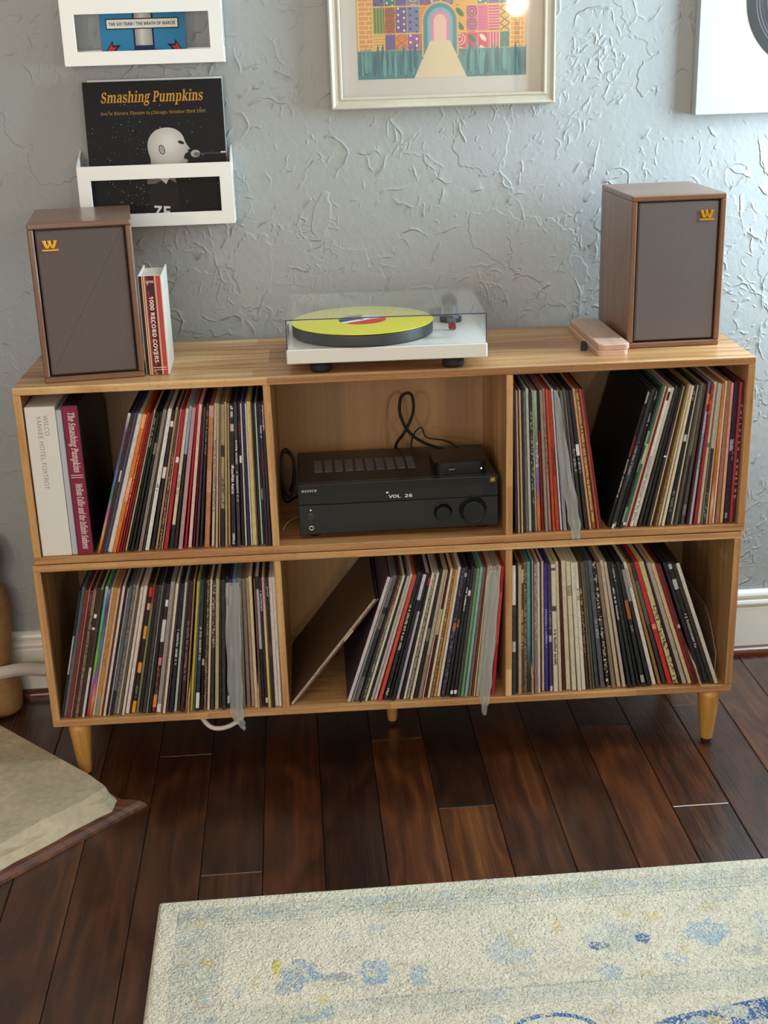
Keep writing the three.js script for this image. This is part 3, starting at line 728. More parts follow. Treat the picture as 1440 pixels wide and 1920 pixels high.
// ------------------------------------------------------------------ box sets
function textFace(w, h, draw, o = {}) { return P({ map: canvasTex(w, h, draw), roughness: 0.6, specularIntensity: 0.45, ...o }); }
function boxset(name, label, x0, x1, h, d, y, z, bodyMat, spineMat, lean = 0) {
  const w = x1 - x0, o = thing(name, label, 'box set', [(x0 + x1) / 2, y, z - d / 2]);
  mesh('case', mv(cbox(w, h, d, 0.0012), 0, h / 2, 0), bodyMat, o);
  if (spineMat) mesh('printed_spine', mv(new THREE.PlaneGeometry(w - 0.0026, h - 0.0026), 0, h / 2, d / 2 + 0.0002), spineMat, o);
  o.rotation.z = lean; return o;
}
const YU = 0.5194 + T + 0.0003;
const wilco = textFace(256, 1280, (c, w, h) => { c.fillStyle = '#dcd8d2'; c.fillRect(0, 0, w, h); c.fillStyle = '#8e8a86'; c.save(); c.translate(92, 70); c.rotate(Math.PI / 2); c.font = '56px sans-serif'; c.fillText('YANKEE HOTEL FOXTROT', 0, 0); c.restore(); c.save(); c.translate(152, 68); c.rotate(Math.PI / 2); c.font = '56px sans-serif'; c.fillText('WILCO', 0, 0); c.restore(); });
boxset('box_set', 'thick white box set with grey lettering on its spine', -0.7285, -0.6678, 0.321, 0.325, YU, 0.4405, M({ color: hex('#dcd8d2'), roughness: 0.5 }), wilco);
boxset('slim_box', 'slim pale lilac box squeezed between white and maroon box sets', -0.6672, -0.6556, 0.312, 0.31, YU, 0.438, M({ color: hex('#b9b8c4'), roughness: 0.5 }), null);
const mellon = textFace(160, 1600, (c, w, h) => {
  c.fillStyle = '#832a44'; c.fillRect(0, 0, w, h); c.fillStyle = '#dcd3cd';
  const line = (t, y, size, len) => { c.save(); c.translate(52, y); c.rotate(Math.PI / 2); c.font = `bold italic ${size}px serif`; const m = c.measureText(t).width; c.scale(len / m, 1.15); c.fillText(t, 0, 0); c.restore(); };
  line('The Smashing Pumpkins', 60, 88, 640); c.fillRect(14, 728, w - 28, 7); c.fillRect(14, 752, w - 28, 7); line('Mellon Collie and the Infinite Sadness', 820, 88, 720);
}, { roughness: 0.45 });
boxset('box_set', 'maroon box set with pale ornate lettering and two stripes', -0.6545, -0.6222, 0.3215, 0.315, YU, 0.4405, M({ color: hex('#2b1d1c'), roughness: 0.4 }), mellon);
divider(0.7315, ZF - 0.06, 0.1367 + T, 0, 0, 0.06, 'thin plywood divider resting against the lower cabinet side');

// ------------------------------------------------------------------ speakers
function speaker(x, z, turn, side, label) {
  const w = 0.198, h = 0.315, d = 0.255, o = thing('bookshelf_speaker', label, 'speaker', [x, YT + 0.0003, z], turn);
  const th = 0.0115;
  mesh('top_panel', mv(cbox(w, th, d, 0.0022, 'x', [0.1, 0.3]), 0, h - th / 2, -d / 2), walMat, o);
  mesh('bottom_panel', mv(cbox(w, th, d, 0.0022, 'x', [0.2, 0.1]), 0, th / 2, -d / 2), walMat, o);
  for (const s of [-1, 1]) mesh('side_panel', mv(cbox(th, h - 2 * th + 0.0006, d, 0.0022, 'y', [0.3 * s, 0.2]), s * (w / 2 - th / 2), h / 2, -d / 2), walMat, o);
  mesh('baffle', mv(cbox(w - 2 * th, h - 2 * th, 0.01, 0.001), 0, h / 2, -0.024), black, o);
  mesh('rear_panel', mv(cbox(w - 2 * th, h - 2 * th, 0.01, 0.001), 0, h / 2, -d + 0.008), black, o);
  const gr = mesh('grille', mv(new THREE.BoxGeometry(1, 1, 1), 0, 0, 0), grilleMat, o);
  gr.geometry = mv(boxUV(plate(rectShape(-w / 2 + th + 0.0035, th + 0.0035, w / 2 - th - 0.0035, h - th - 0.0035, 0.003), 0.012, 0.003), 'x'), 0, 0, -0.0175);
  const lg = mesh('logo_badge', logoGeo, gold, gr); lg.position.set(side * 0.0585, h - 0.0425, -0.0022);
  return o;
}
const clothH = pixels(256, 256, (x, y) => { const v = 128 + 60 * Math.sin(x * 1.57) * Math.sin(y * 1.57) + 60 * (vn(x / 1.5, y / 1.5) - 0.5); return [v, v, v]; }, false); clothH.repeat.set(1 / 0.11, 1 / 0.11); clothH.wrapS = clothH.wrapT = THREE.RepeatWrapping;
const clothC = pixels(256, 256, (x, y) => { const v = 0.95 + 0.1 * vn(x / 1.6, y / 1.6); return [98 * v, 86 * v, 82 * v]; }); clothC.repeat.set(1 / 0.13, 1 / 0.13);
const grilleMat = P({ map: clothC, bumpMap: clothH, bumpScale: 0.00025, roughness: 0.9, sheen: 0.3, sheenRoughness: 0.6, sheenColor: hex('#8a8382') });
const gold = M({ color: hex('#d9951f'), roughness: 0.35, metalness: 0.55 });
const logoGeo = (() => {
  const s = new THREE.Shape();
  [[-14.5, 9.5], [-8, 9.5], [-4.4, -1.5], [-2.6, 3], [-5, 9.5], [1, 9.5], [4.6, -1.5], [7.6, 7], [6.4, 9.5], [14.5, 9.5], [8.8, -6], [2.4, -6], [0, 0], [-1.8, -6], [-8.6, -6]].forEach(([x, y], i) => i ? s.lineTo(x / 1000, y / 1000) : s.moveTo(x / 1000, y / 1000));
  s.closePath();
  return join([plate(s, 0.0018, 0.0004), mv(cbox(0.031, 0.0035, 0.002, 0.0003), 0, -0.0095, 0.001)]);
})();
{ const a = 7.5 * Math.PI / 180; speaker(-0.5865, 0.4075, a, -1, 'walnut bookshelf speaker with grey cloth grille beside the book'); }
speaker(0.6165, 0.3265, 1.6 * Math.PI / 180, 1, 'walnut bookshelf speaker with grey cloth grille beside the wooden case');
// book
{
  const w = 0.0475, h = 0.203, d = 0.138, o = thing('book', 'thick hardback of record covers standing beside the walnut speaker', 'book', [-0.4645, YT + 0.0004, 0.386 - d / 2], 0.035);
  const spine = textFace(256, 1024, (c, W_, H_) => {
    const bands = [['#2e1a1c', 0.13], ['#d8b48e', 0.05], ['#7a2f30', 0.03], ['#d9b894', 0.06], ['#8a3a38', 0.07], ['#5a2024', 0.34], ['#e0a884', 0.07], ['#b84a4c', 0.2], ['#ead8c8', 0.05]]; let x = 0;
    for (const [col, f] of bands) { c.fillStyle = col; c.fillRect(x, 0, f * W_ + 1, H_); x += f * W_; }
    const r = rng(3); for (let k = 0; k < 40; k++) { c.fillStyle = ['#8a2a30', '#c8987a', '#3a2024', '#b04a48'][k % 4]; c.fillRect(0.35 * W_ + r() * 20, r() * H_, 14, 10 + r() * 30); }
    c.fillStyle = '#3a3038'; c.fillRect(0.42 * W_, 0.1 * H_, 0.18 * W_, 0.09 * H_);
    c.fillStyle = '#efe4d8'; c.font = 'bold 34px sans-serif'; c.fillText('OCHS', 0.3 * W_, 0.07 * H_);
    c.fillRect(0.3 * W_, 0.925 * H_, 0.6 * W_, 7); c.fillRect(0.3 * W_, 0.95 * H_, 0.6 * W_, 5);
    c.save(); c.translate(0.4 * W_, 0.2 * H_); c.rotate(Math.PI / 2); c.font = 'bold 62px sans-serif'; const t = '1000 RECORD COVERS', m = c.measureText(t).width; c.scale(0.68 * H_ / m, 1.05); c.fillText(t, 0, 0); c.restore();
  });
  const coverMat = M({ color: hex('#d9d2c4'), roughness: 0.35 });
  for (const s of [-1, 1]) mesh('cover_board', mv(cbox(0.003, h, d, 0.0008), s * (w / 2 - 0.0015), h / 2, 0), coverMat, o);
  mesh('spine_board', mv(cbox(w - 0.006, h - 0.001, 0.003, 0.0008), 0, h / 2, d / 2 - 0.0025), coverMat, o);
  mesh('printed_spine', mv(new THREE.PlaneGeometry(w - 0.0022, h - 0.003), 0, h / 2, d / 2 + 0.0002), spine, o);
  mesh('page_block', mv(cbox(w - 0.0065, h - 0.012, d - 0.012, 0.0005), 0, h / 2, -0.003), M({ color: hex('#d8d0c0'), roughness: 0.8 }), o);
}
// wooden case with a ribbon tab
{
  const o = thing('wooden_case', 'pale wooden hinged case with rounded corners and black pull tab', 'case', [0.4725, YT + 0.0004, 0.247], 0.035);
  const m = M({ map: rep(woodTex(256, 128, 0.3, 0.15, ['#a07c62', '#b8927a', '#c6a28a', '#d0ae98'], { wx: 4, wy: 22, rings: 16, swirl: 2, a: 0.2, b: 0.45, c: 0.3, d: 0.15, pore: 0.95 }), 0.3, 0.15), roughness: 0.45 });
  const slab = (y, dx) => boxUV(mv(plate(rectShape(-0.033, -0.136, 0.033, 0.136, 0.013), 0.0095, 0.0018).rotateX(-Math.PI / 2), dx, y, 0), 'z');
  mesh('lower_half', slab(0, -0.002), m, o); mesh('upper_half', slab(0.0125, 0.001), m, o);
  mesh('hinge_core', mv(cbox(0.052, 0.004, 0.24, 0.001), 0, 0.011, -0.006), black, o);
  const tab = mesh('pull_tab', join([mv(cbox(0.014, 0.002, 0.05, 0.0006), 0, 0, 0.012)]), rubber, o); tab.position.set(-0.041, 0.0065, 0.045); tab.rotation.set(0.2, -0.25, 0);
}
// ------------------------------------------------------------------ turntable
const tt = thing('turntable', 'white turntable with clear lid and black platter on cabinet top', 'turntable', [0.0065, YT + 0.0003, 0.29], -0.02);
{
  const w = 0.404, d = 0.296, y0 = 0.0215, y1 = 0.0505;
  mesh('plinth', mv(cbox(w, y1 - y0, d, 0.0018), 0, (y0 + y1) / 2, 0), M({ color: hex('#e3dfd6'), roughness: 0.22 }), tt);
  for (const [x, z] of [[-0.135, 0.118], [0.135, 0.118], [-0.135, -0.11], [0.135, -0.11]]) { const f = mesh('foot', lathe([[0, 0], [0.019, 0], [0.0225, 0.004], [0.0225, 0.013], [0.016, 0.018], [0.014, 0.0215], [0, 0.0215]], 24), rubber, tt); f.position.set(x, 0, z); }
  const px = -0.0455, pz = 0.002;
  mesh('platter', mv(lathe([[0, 0.0505], [0.142, 0.0505], [0.1475, 0.053], [0.148, 0.056], [0.148, 0.0735], [0.146, 0.076], [0, 0.076]], 96), px, 0, pz), M({ color: hex('#3a3d3d'), roughness: 0.5 }), tt);
  mesh('spindle', mv(lathe([[0, 0], [0.0036, 0], [0.0036, 0.01], [0.002, 0.0125], [0, 0.0128]], 16), px, 0.076, pz), steel, tt);
  // tonearm
  const arm = mesh('tonearm', tube([[0.148, 0.088, -0.118], [0.146, 0.088, -0.06], [0.142, 0.086, 0.02], [0.137, 0.084, 0.062]], 0.0038, 24, 10), M({ color: hex('#3a3a3c'), roughness: 0.35, metalness: 0.4 }), tt);
  mesh('arm_base', mv(lathe([[0, 0], [0.024, 0], [0.024, 0.012], [0.015, 0.016], [0.015, 0.034], [0, 0.034]], 28), 0.148, 0.0505, -0.085), M({ color: hex('#55575a'), roughness: 0.4, metalness: 0.5 }), tt);
  mesh('counterweight', new THREE.CylinderGeometry(0.0165, 0.0165, 0.022, 28).rotateX(Math.PI / 2).translate(0.148, 0.088, -0.125), M({ color: hex('#2b2b2d'), roughness: 0.35, metalness: 0.5 }), tt);
  mesh('headshell', mv(cbox(0.016, 0.006, 0.034, 0.0015), 0.136, 0.0835, 0.076), M({ color: hex('#4a4a4d'), roughness: 0.4 }), arm);
  const ct = mesh('cartridge', mv(cbox(0.015, 0.013, 0.022, 0.002), 0.137, 0.0745, 0.08), M({ color: hex('#8c1d2c'), roughness: 0.3 }), arm); ct.userData.label = 'dark red cartridge';
  mesh('lift_lever', mv(cbox(0.028, 0.003, 0.004, 0.001), 0.168, 0.086, 0.03), steel, tt);
  mesh('arm_rest', mv(cbox(0.008, 0.032, 0.01, 0.001), 0.145, 0.066, 0.01), M({ color: hex('#77787a'), roughness: 0.4 }), tt);
  // dust cover
  const ly0 = 0.0507, ly1 = 0.1105, lw = w - 0.004, ld = d - 0.004, k = 0.0028, lm = P({ color: 0xffffff, transmission: 1, thickness: 0, roughness: 0.03, ior: 1.49 });
  const lid = mesh('dust_cover', join([mv(cbox(lw, k, ld, 0.0003), 0, ly1 - k / 2, 0), mv(cbox(lw - 2 * k, ly1 - ly0 - k, k, 0.0003), 0, (ly0 + ly1 - k) / 2, ld / 2 - k / 2), mv(cbox(lw - 2 * k, ly1 - ly0 - k, k, 0.0003), 0, (ly0 + ly1 - k) / 2, -ld / 2 + k / 2), mv(cbox(k, ly1 - ly0 - k, ld, 0.0003), lw / 2 - k / 2, (ly0 + ly1 - k) / 2, 0), mv(cbox(k, ly1 - ly0 - k, ld, 0.0003), -lw / 2 + k / 2, (ly0 + ly1 - k) / 2, 0)]), lm, tt);
  const em = M({ color: hex('#2a2450'), roughness: 0.25 });
  mesh('lid_edge', mv(cbox(lw, 0.0016, 0.0016, 0.0003), 0, ly1, ld / 2), em, lid).userData.label = 'dark violet edge of the clear lid';
  for (const s of [-1, 1]) mesh('lid_edge', mv(cbox(0.0016, ly1 - ly0, 0.0016, 0.0003), s * lw / 2, (ly0 + ly1) / 2, ld / 2), em, lid);
  for (const s of [-1, 1]) mesh('hinge', mv(cbox(0.03, 0.03, 0.012, 0.002), s * 0.12, 0.052, -ld / 2 - 0.008), black, tt);
  const lp = thing('vinyl_record', 'yellow vinyl record with red, white and navy centre on turntable', 'record'); tt.updateMatrixWorld(true);
  lp.position.copy(tt.localToWorld(new THREE.Vector3(px, 0.0763, pz))); lp.rotation.y = -0.02;
  const gm = pixels(512, 8, (x) => { const v = 128 + 100 * Math.sin(x * 2.1); return [v, v, v]; }, false);
  mesh('disc', lathe([[0.0037, 0], [0.148, 0], [0.149, 0.0006], [0.149, 0.0012], [0.1478, 0.0017], [0.052, 0.0015], [0.0505, 0.0019], [0.0037, 0.0019], [0.0037, 0]], 128), P({ color: hex('#eee020'), roughness: 0.3, clearcoat: 0.3 }), lp);
  const lab = canvasTex(256, 256, (c) => { c.fillStyle = '#e9e5dd'; c.fillRect(0, 0, 256, 256); c.fillStyle = '#2d3568'; c.beginPath(); c.moveTo(0, 0); c.lineTo(122, 0); c.lineTo(122, 110); c.lineTo(0, 190); c.fill(); c.fillStyle = '#d0342a'; c.beginPath(); c.moveTo(256, 70); c.lineTo(256, 256); c.lineTo(20, 256); c.lineTo(0, 240); c.fill(); c.fillStyle = '#e9e5dd'; c.fillRect(128, 30, 6, 70); c.fillRect(140, 60, 60, 5); });
  const ring = new THREE.RingGeometry(0.0037, 0.05, 64); ring.rotateX(-Math.PI / 2);
  mesh('paper_label', mv(ring, 0, 0.00195, 0), M({ map: lab, roughness: 0.6 }), lp);
}
// ------------------------------------------------------------------ receiver
const rc = thing('av_receiver', 'black stereo receiver with lit display and two knobs', 'receiver', [0.0205, YU, 0.41], 0.015);
{
  const w = 0.424, h = 0.112, d = 0.232, fy = 0.009;
  const shell = M({ color: hex('#241d1c'), roughness: 0.38 }), face = M({ color: hex('#1c1e1f'), roughness: 0.4 });
  mesh('chassis', mv(cbox(w - 0.004, h, d - 0.012, 0.002), 0, fy + h / 2, -d / 2 - 0.006), shell, rc);
  mesh('lower_fascia', mv(cbox(w, 0.066, 0.012, 0.0015), 0, fy + 0.033, -0.006), face, rc);
  mesh('upper_fascia', mv(cbox(w, 0.0445, 0.0125, 0.0015), 0, fy + 0.0895, -0.006), M({ color: hex('#151819'), roughness: 0.22 }), rc);
  for (const [x, z] of [[-0.18, -0.03], [0.18, -0.03], [-0.18, -0.2], [0.18, -0.2]]) { const f = mesh('foot', lathe([[0, 0], [0.015, 0], [0.016, 0.009], [0, 0.009]], 20), rubber, rc); f.position.set(x, 0, z); }
  const slot = cbox(0.0168, 0.0016, 0.082, 0.0005), sm_ = M({ color: hex('#67656a'), roughness: 0.6 });
  for (let i = 0; i < 10; i++) { const s = mesh('vent_grille', slot, sm_, rc); s.position.set(-0.166 + i * 0.0225, fy + h + 0.0004, -0.122); }
  const disp = canvasTex(1024, 128, (c, W_, H_) => {
    c.fillStyle = '#0a0b0c'; c.fillRect(0, 0, W_, H_);
    c.fillStyle = '#e8f4f2'; c.font = 'bold 46px monospace'; c.fillText('VOL', 408, 96); c.fillText('26', 512, 96); c.fillRect(392, 26, 16, 16);
  });
  mesh('display_screen', mv(new THREE.PlaneGeometry(0.33, 0.0255), 0.012, fy + 0.0805, 0.0004), M({ color: 0x0a0b0c, roughness: 0.08, emissive: 0xffffff, emissiveMap: disp, emissiveIntensity: 0.7, map: disp }), rc);
  const logo = canvasTex(256, 64, (c) => { c.fillStyle = '#151819'; c.fillRect(0, 0, 256, 64); c.fillStyle = '#cfd2d2'; c.font = 'bold 62px serif'; c.save(); c.scale(1.35, 0.86); c.fillText('SONY', 2, 60); c.restore(); });
  mesh('maker_logo', mv(new THREE.PlaneGeometry(0.036, 0.0085), -0.187, fy + 0.0985, 0.0006), M({ map: logo, roughness: 0.3 }), rc);
  const knob = (x, y, r, l) => { const k = mesh('knob', mv(lathe([[0, 0], [r, 0], [r, l * 0.8], [r * 0.94, l], [r * 0.86, l], [r * 0.84, l * 0.95], [0, l * 0.95]], 48).rotateX(Math.PI / 2), x, y, 0), M({ color: hex('#26282a'), roughness: 0.28, metalness: 0.5 }), rc); mesh('knob_ring', mv(new THREE.TorusGeometry(r * 1.12, 0.0016, 8, 48), x, y, 0.0005), blackGloss, rc); return k; };
  knob(0.093, fy + 0.037, 0.0165, 0.017); knob(0.157, fy + 0.039, 0.025, 0.021);
  mesh('power_button', mv(lathe([[0, 0], [0.0085, 0], [0.0082, 0.002], [0, 0.002]], 28).rotateX(Math.PI / 2), -0.187, fy + 0.041, 0), M({ color: hex('#2e3132'), roughness: 0.3 }), rc);
  mesh('power_light', mv(new THREE.SphereGeometry(0.0013, 10, 8), -0.187, fy + 0.0555, 0.0003), M({ color: 0xffffff, emissive: 0xffffff, emissiveIntensity: 1.2 }), rc);
  mesh('headphone_jack', mv(new THREE.TorusGeometry(0.0042, 0.0013, 10, 24), -0.187, fy + 0.0155, 0.0006), M({ color: hex('#d6ccb6'), roughness: 0.3, metalness: 0.8 }), rc);
  mesh('gold_sticker', mv(new THREE.PlaneGeometry(0.01, 0.0095), 0.2, fy + 0.1035, 0.0006), M({ map: canvasTex(64, 64, (c) => { c.fillStyle = '#c69a4c'; c.fillRect(0, 0, 64, 64); c.fillStyle = '#2a2014'; c.fillRect(6, 6, 52, 52); c.fillStyle = '#d9b06a'; c.fillRect(10, 16, 44, 14); c.fillRect(14, 36, 36, 12); }), roughness: 0.4 }), rc);
  // streaming puck on top
  const pk = thing('network_box', 'small black rounded box with white light on the receiver', 'electronics'); rc.updateMatrixWorld(true);
  pk.position.copy(rc.localToWorld(new THREE.Vector3(0.135, fy + h + 0.0004, -0.075))); pk.rotation.y = 0.03;
  mesh('housing', plate(rectShape(-0.056, -0.055, 0.056, 0.055, 0.02), 0.022, 0.003).rotateX(-Math.PI / 2), M({ color: hex('#141316'), roughness: 0.32 }), pk);
  mesh('status_light', mv(new THREE.SphereGeometry(0.0017, 10, 8), 0.043, 0.0105, 0.0552), M({ color: 0xffffff, emissive: new THREE.Color(0.8, 0.85, 1), emissiveIntensity: 1.6 }), pk);
  mesh('front_mark', mv(new THREE.PlaneGeometry(0.013, 0.002), -0.02, 0.0115, 0.0553), M({ color: hex('#8f9296'), roughness: 0.4 }), pk);
}
// cables
function cable(name, label, pts, r, m) { return tag(mesh(numbered(name), tube(pts, r, 90, 8), m, scene), label, 'cable'); }
cable('cable', 'thick black cable looping up behind the receiver', [[0.138, 0.6745, 0.272], [0.09, 0.672, 0.19], [0.062, 0.69, 0.165], [0.043, 0.735, 0.16], [0.05, 0.775, 0.16], [0.068, 0.778, 0.162], [0.073, 0.74, 0.17], [0.052, 0.695, 0.18], [0.035, 0.66, 0.15], [0.03, 0.62, 0.12]], 0.0036, rubber);
cable('cable', 'thin black cable arching beside the small rounded box', [[0.172, 0.672, 0.27], [0.14, 0.676, 0.2], [0.1, 0.68, 0.18], [0.09, 0.7, 0.17], [0.078, 0.69, 0.165], [0.07, 0.66, 0.14], [0.07, 0.6, 0.12]], 0.0018, rubber);
cable('cable', 'bundled black cable bunched beside the receiver and the divider', [[-0.197, 0.56, 0.2], [-0.224, 0.57, 0.26], [-0.228, 0.64, 0.27], [-0.221, 0.694, 0.27], [-0.205, 0.68, 0.26], [-0.2, 0.62, 0.26], [-0.214, 0.58, 0.27], [-0.226, 0.62, 0.29], [-0.222, 0.69, 0.29], [-0.204, 0.67, 0.25], [-0.205, 0.6, 0.2], [-0.215, 0.56, 0.16]], 0.003, rubber);
cable('cable', 'thin tan wire curving up the cabinet back panel', [[0.01, 0.62, 0.12], [0.012, 0.7, 0.09], [0.022, 0.745, 0.085], [0.04, 0.765, 0.083], [0.055, 0.75, 0.083], [0.06, 0.7, 0.09], [0.055, 0.63, 0.11]], 0.0011, M({ color: hex('#b58a50'), roughness: 0.5 }));
cable('cable', 'thin pale wire on the shelf beside the receiver', [[-0.192, 0.545, 0.3], [-0.205, 0.553, 0.33], [-0.22, 0.55, 0.35], [-0.229, 0.538, 0.36]], 0.001, M({ color: hex('#b9a48a'), roughness: 0.5 }));
cable('cable', 'white cable sagging below the lower cabinet unit', [[-0.445, 0.128, 0.36], [-0.43, 0.11, 0.4], [-0.412, 0.0955, 0.41], [-0.39, 0.092, 0.41], [-0.365, 0.1, 0.41], [-0.345, 0.111, 0.4], [-0.325, 0.128, 0.36]], 0.0055, M({ color: hex('#d9d5cc'), roughness: 0.45 }));

// ------------------------------------------------------------------ on the wall
function holder(y, label) {
  const o = thing('record_holder', label, 'holder', [0, 0, 0], 0, 'white wall record holders'); inRoom(o, -0.4665, y, 0.0022);
  const w = 0.333, h = 0.131, d = 0.073, t = 0.004, m = M({ color: hex('#e9e5dc'), roughness: 0.28 });
  const f = rectShape(-w / 2, 0, w / 2, h, 0.002); f.holes.push(new THREE.Path().moveTo(-w / 2 + 0.028, 0.028).lineTo(-w / 2 + 0.028, h - 0.03).lineTo(w / 2 - 0.028, h - 0.03).lineTo(w / 2 - 0.028, 0.028).closePath());
  mesh('front_panel', mv(plate(f, t, 0.0006), 0, 0, d - t), m, o);
  for (const s of [-1, 1]) {
    const q = new THREE.Shape(); q.moveTo(0, 0); q.lineTo(d - t, 0); q.lineTo(d - t, h); q.lineTo(0, h + 0.03); q.closePath();
    q.holes.push(new THREE.Path().moveTo(0.02, 0.03).lineTo(0.02, h - 0.018).lineTo(d - 0.02, h - 0.03).lineTo(d - 0.02, 0.03).closePath());
    mesh('side_panel', mv(plate(q, t).rotateY(-Math.PI / 2), s * (w / 2) + (s < 0 ? t : 0), 0, 0), m, o);
  }
  mesh('bottom_panel', mv(cbox(w - 2 * t, t, d - t, 0.0005), 0, t / 2, (d - t) / 2), m, o);
  mesh('back_rail', mv(cbox(w - 2 * t, 0.022, t, 0.0005), 0, 0.02, t / 2), m, o);
  return o;
}
holder(1.1595, 'white wall record holder displaying the black sleeve with the singer');
holder(1.4945, 'white wall record holder displaying the small blue sleeve');
function displaySleeve(name, w, h, x, y, z, tilt, front, label) {
  const o = thing(name, label, 'record'); inRoom(o, x, y, z); o.rotation.order = 'YXZ'; o.rotation.x = -tilt;
  mesh('jacket', mv(cbox(w, h, 0.003, 0.0006), 0, h / 2, 0), M({ color: hex('#2a2727'), roughness: 0.45 }), o);
  if (front) mesh('cover_print', mv(new THREE.PlaneGeometry(w - 0.001, h - 0.001), 0, h / 2, 0.0017), front, o);
  return o;
}
const singer = textFace(1024, 1024, (c, W_, H_) => {
  c.fillStyle = '#151314'; c.fillRect(0, 0, W_, H_);
  const r = rng(17);
  for (let k = 0; k < 900; k++) { const x = r() * W_, y = 80 + Math.pow(r(), 0.8) * 900, a = r() * r(); c.fillStyle = `rgba(225,220,212,${0.15 + 0.7 * a})`; c.beginPath(); c.arc(x < 420 || r() < 0.4 ? x : x * 0.5, y, 0.8 + 3.4 * a, 0, 7); c.fill(); }
  c.fillStyle = '#c98d2c'; c.textAlign = 'center'; c.font = 'bold italic 92px serif'; c.save(); c.translate(500, 150); c.scale(0.8, 1.15); c.fillText('Smashing Pumpkins', 0, 0); c.restore();
  c.font = '31px serif'; c.fillStyle = '#b8842f'; c.fillText('live at Riviera Theatre in Chicago, October 23rd 1995', 505, 236);
  // plain generic singer in profile with a microphone
  const g = c.createRadialGradient(600, 440, 30, 590, 470, 230); g.addColorStop(0, '#d2cac0'); g.addColorStop(0.55, '#b3aaa0'); g.addColorStop(1, '#6e665f');
  c.fillStyle = g; c.beginPath(); c.moveTo(420, 720); c.bezierCurveTo(450, 640, 470, 590, 452, 530); c.bezierCurveTo(428, 455, 450, 385, 520, 350); c.bezierCurveTo(600, 318, 680, 340, 712, 400); c.bezierCurveTo(722, 425, 722, 440, 736, 462); c.lineTo(758, 492); c.quadraticCurveTo(756, 502, 738, 500); c.lineTo(744, 516); c.lineTo(722, 526); c.lineTo(712, 560); c.lineTo(736, 574); c.quadraticCurveTo(736, 604, 704, 606); c.bezierCurveTo(660, 606, 640, 610, 622, 640); c.lineTo(640, 740); c.lineTo(420, 740); c.fill();
  c.fillStyle = '#201a18'; c.beginPath(); c.ellipse(694, 446, 24, 11, 0.35, 0, 7); c.fill(); c.beginPath(); c.moveTo(738, 522); c.lineTo(716, 532); c.lineTo(706, 562); c.lineTo(734, 572); c.quadraticCurveTo(722, 548, 738, 522); c.fill();
  c.strokeStyle = '#4c443e'; c.lineWidth = 7; c.beginPath(); c.ellipse(548, 494, 19, 32, -0.25, 0, 7); c.stroke(); c.fillStyle = '#9a9188'; c.beginPath(); c.ellipse(548, 492, 12, 24, -0.25, 0, 7); c.fill();
  c.fillStyle = '#a8a098'; c.beginPath(); c.ellipse(796, 530, 36, 27, 0, 0, 7); c.fill(); c.fillStyle = '#6a6460'; c.beginPath(); c.ellipse(804, 536, 24, 16, 0, 0, 7); c.fill(); c.fillStyle = '#3c3836'; c.fillRect(828, 524, 192, 13); c.fillStyle = '#c9c4bd'; c.fillRect(985, 520, 39, 10);
  c.fillStyle = '#1f1c1d'; c.beginPath(); c.moveTo(400, 1024); c.lineTo(440, 760); c.lineTo(560, 700); c.lineTo(640, 740); c.lineTo(660, 1024); c.fill();
  c.fillStyle = '#c9c0b6'; c.beginPath(); c.moveTo(470, 660); c.lineTo(620, 650); c.lineTo(560, 745); c.fill();
  c.fillStyle = '#ded6cc'; c.font = 'bold 120px sans-serif'; c.textAlign = 'left'; c.save(); c.translate(448, 985); c.rotate(0.08); c.fillText('ZE', 0, 0); c.restore();
});
displaySleeve('display_sleeve', 0.298, 0.298, -0.4605, 1.1645, 0.052, 0.09, singer, 'black record sleeve with gold title and singer in wall holder');
displaySleeve('display_sleeve', 0.29, 0.302, -0.455, 1.1645, 0.036, 0.075, M({ color: hex('#d9d6d0'), roughness: 0.5 }), 'white record sleeve tucked behind the black sleeve in wall holder');
const blueArt = textFace(512, 512, (c, W_, H_) => {
  c.fillStyle = '#2f7ba4'; c.fillRect(0, 0, W_, H_);
  c.fillStyle = '#1c2238'; c.fillRect(196, 0, 124, H_); const g = c.createLinearGradient(206, 0, 310, 0); g.addColorStop(0, '#8f8b88'); g.addColorStop(0.4, '#cfc9c2'); g.addColorStop(1, '#9a948e'); c.fillStyle = g; c.fillRect(206, 0, 104, 470); c.fillStyle = '#1c2a50'; c.fillRect(196, 418, 124, 94);
  c.fillStyle = '#e0dcd2'; c.fillRect(212, 452, 90, 26);
  const ribbon = (x, s) => { c.fillStyle = '#1b1622'; c.beginPath(); c.moveTo(x, 470); c.lineTo(x + s * 60, 386); c.lineTo(x + s * 62, 415); c.lineTo(x + s * 108, 412); c.lineTo(x + s * 40, 486); c.fill(); c.fillStyle = '#c23138'; c.beginPath(); c.moveTo(x + s * 12, 462); c.lineTo(x + s * 52, 406); c.lineTo(x + s * 58, 425); c.lineTo(x + s * 84, 424); c.lineTo(x + s * 34, 476); c.fill(); };
  ribbon(8, 1); ribbon(504, -1);
  c.strokeStyle = '#1c1820'; c.lineWidth = 6; c.fillStyle = '#d8a42c'; for (const x of [190, 326]) { c.beginPath(); c.ellipse(x, 505, 46, 60, 0, 0, 7); c.fill(); c.stroke(); }
  c.fillStyle = '#1c2a50'; c.fillRect(196, 418, 124, 94); c.fillStyle = '#e0dcd2'; c.fillRect(212, 452, 90, 26);
  c.fillStyle = '#14121a'; c.fillRect(34, 262, 440, 62); c.fillStyle = '#e4ded2'; c.fillRect(40, 268, 428, 50); c.fillStyle = '#22202a'; c.font = 'bold 27px sans-serif'; c.textAlign = 'center'; c.save(); c.translate(254, 303); const t = 'THE GO! TEAM / THE WRATH OF MARCIE', m = c.measureText(t).width; c.scale(400 / m, 1); c.fillText(t, 0, 0); c.restore();
});
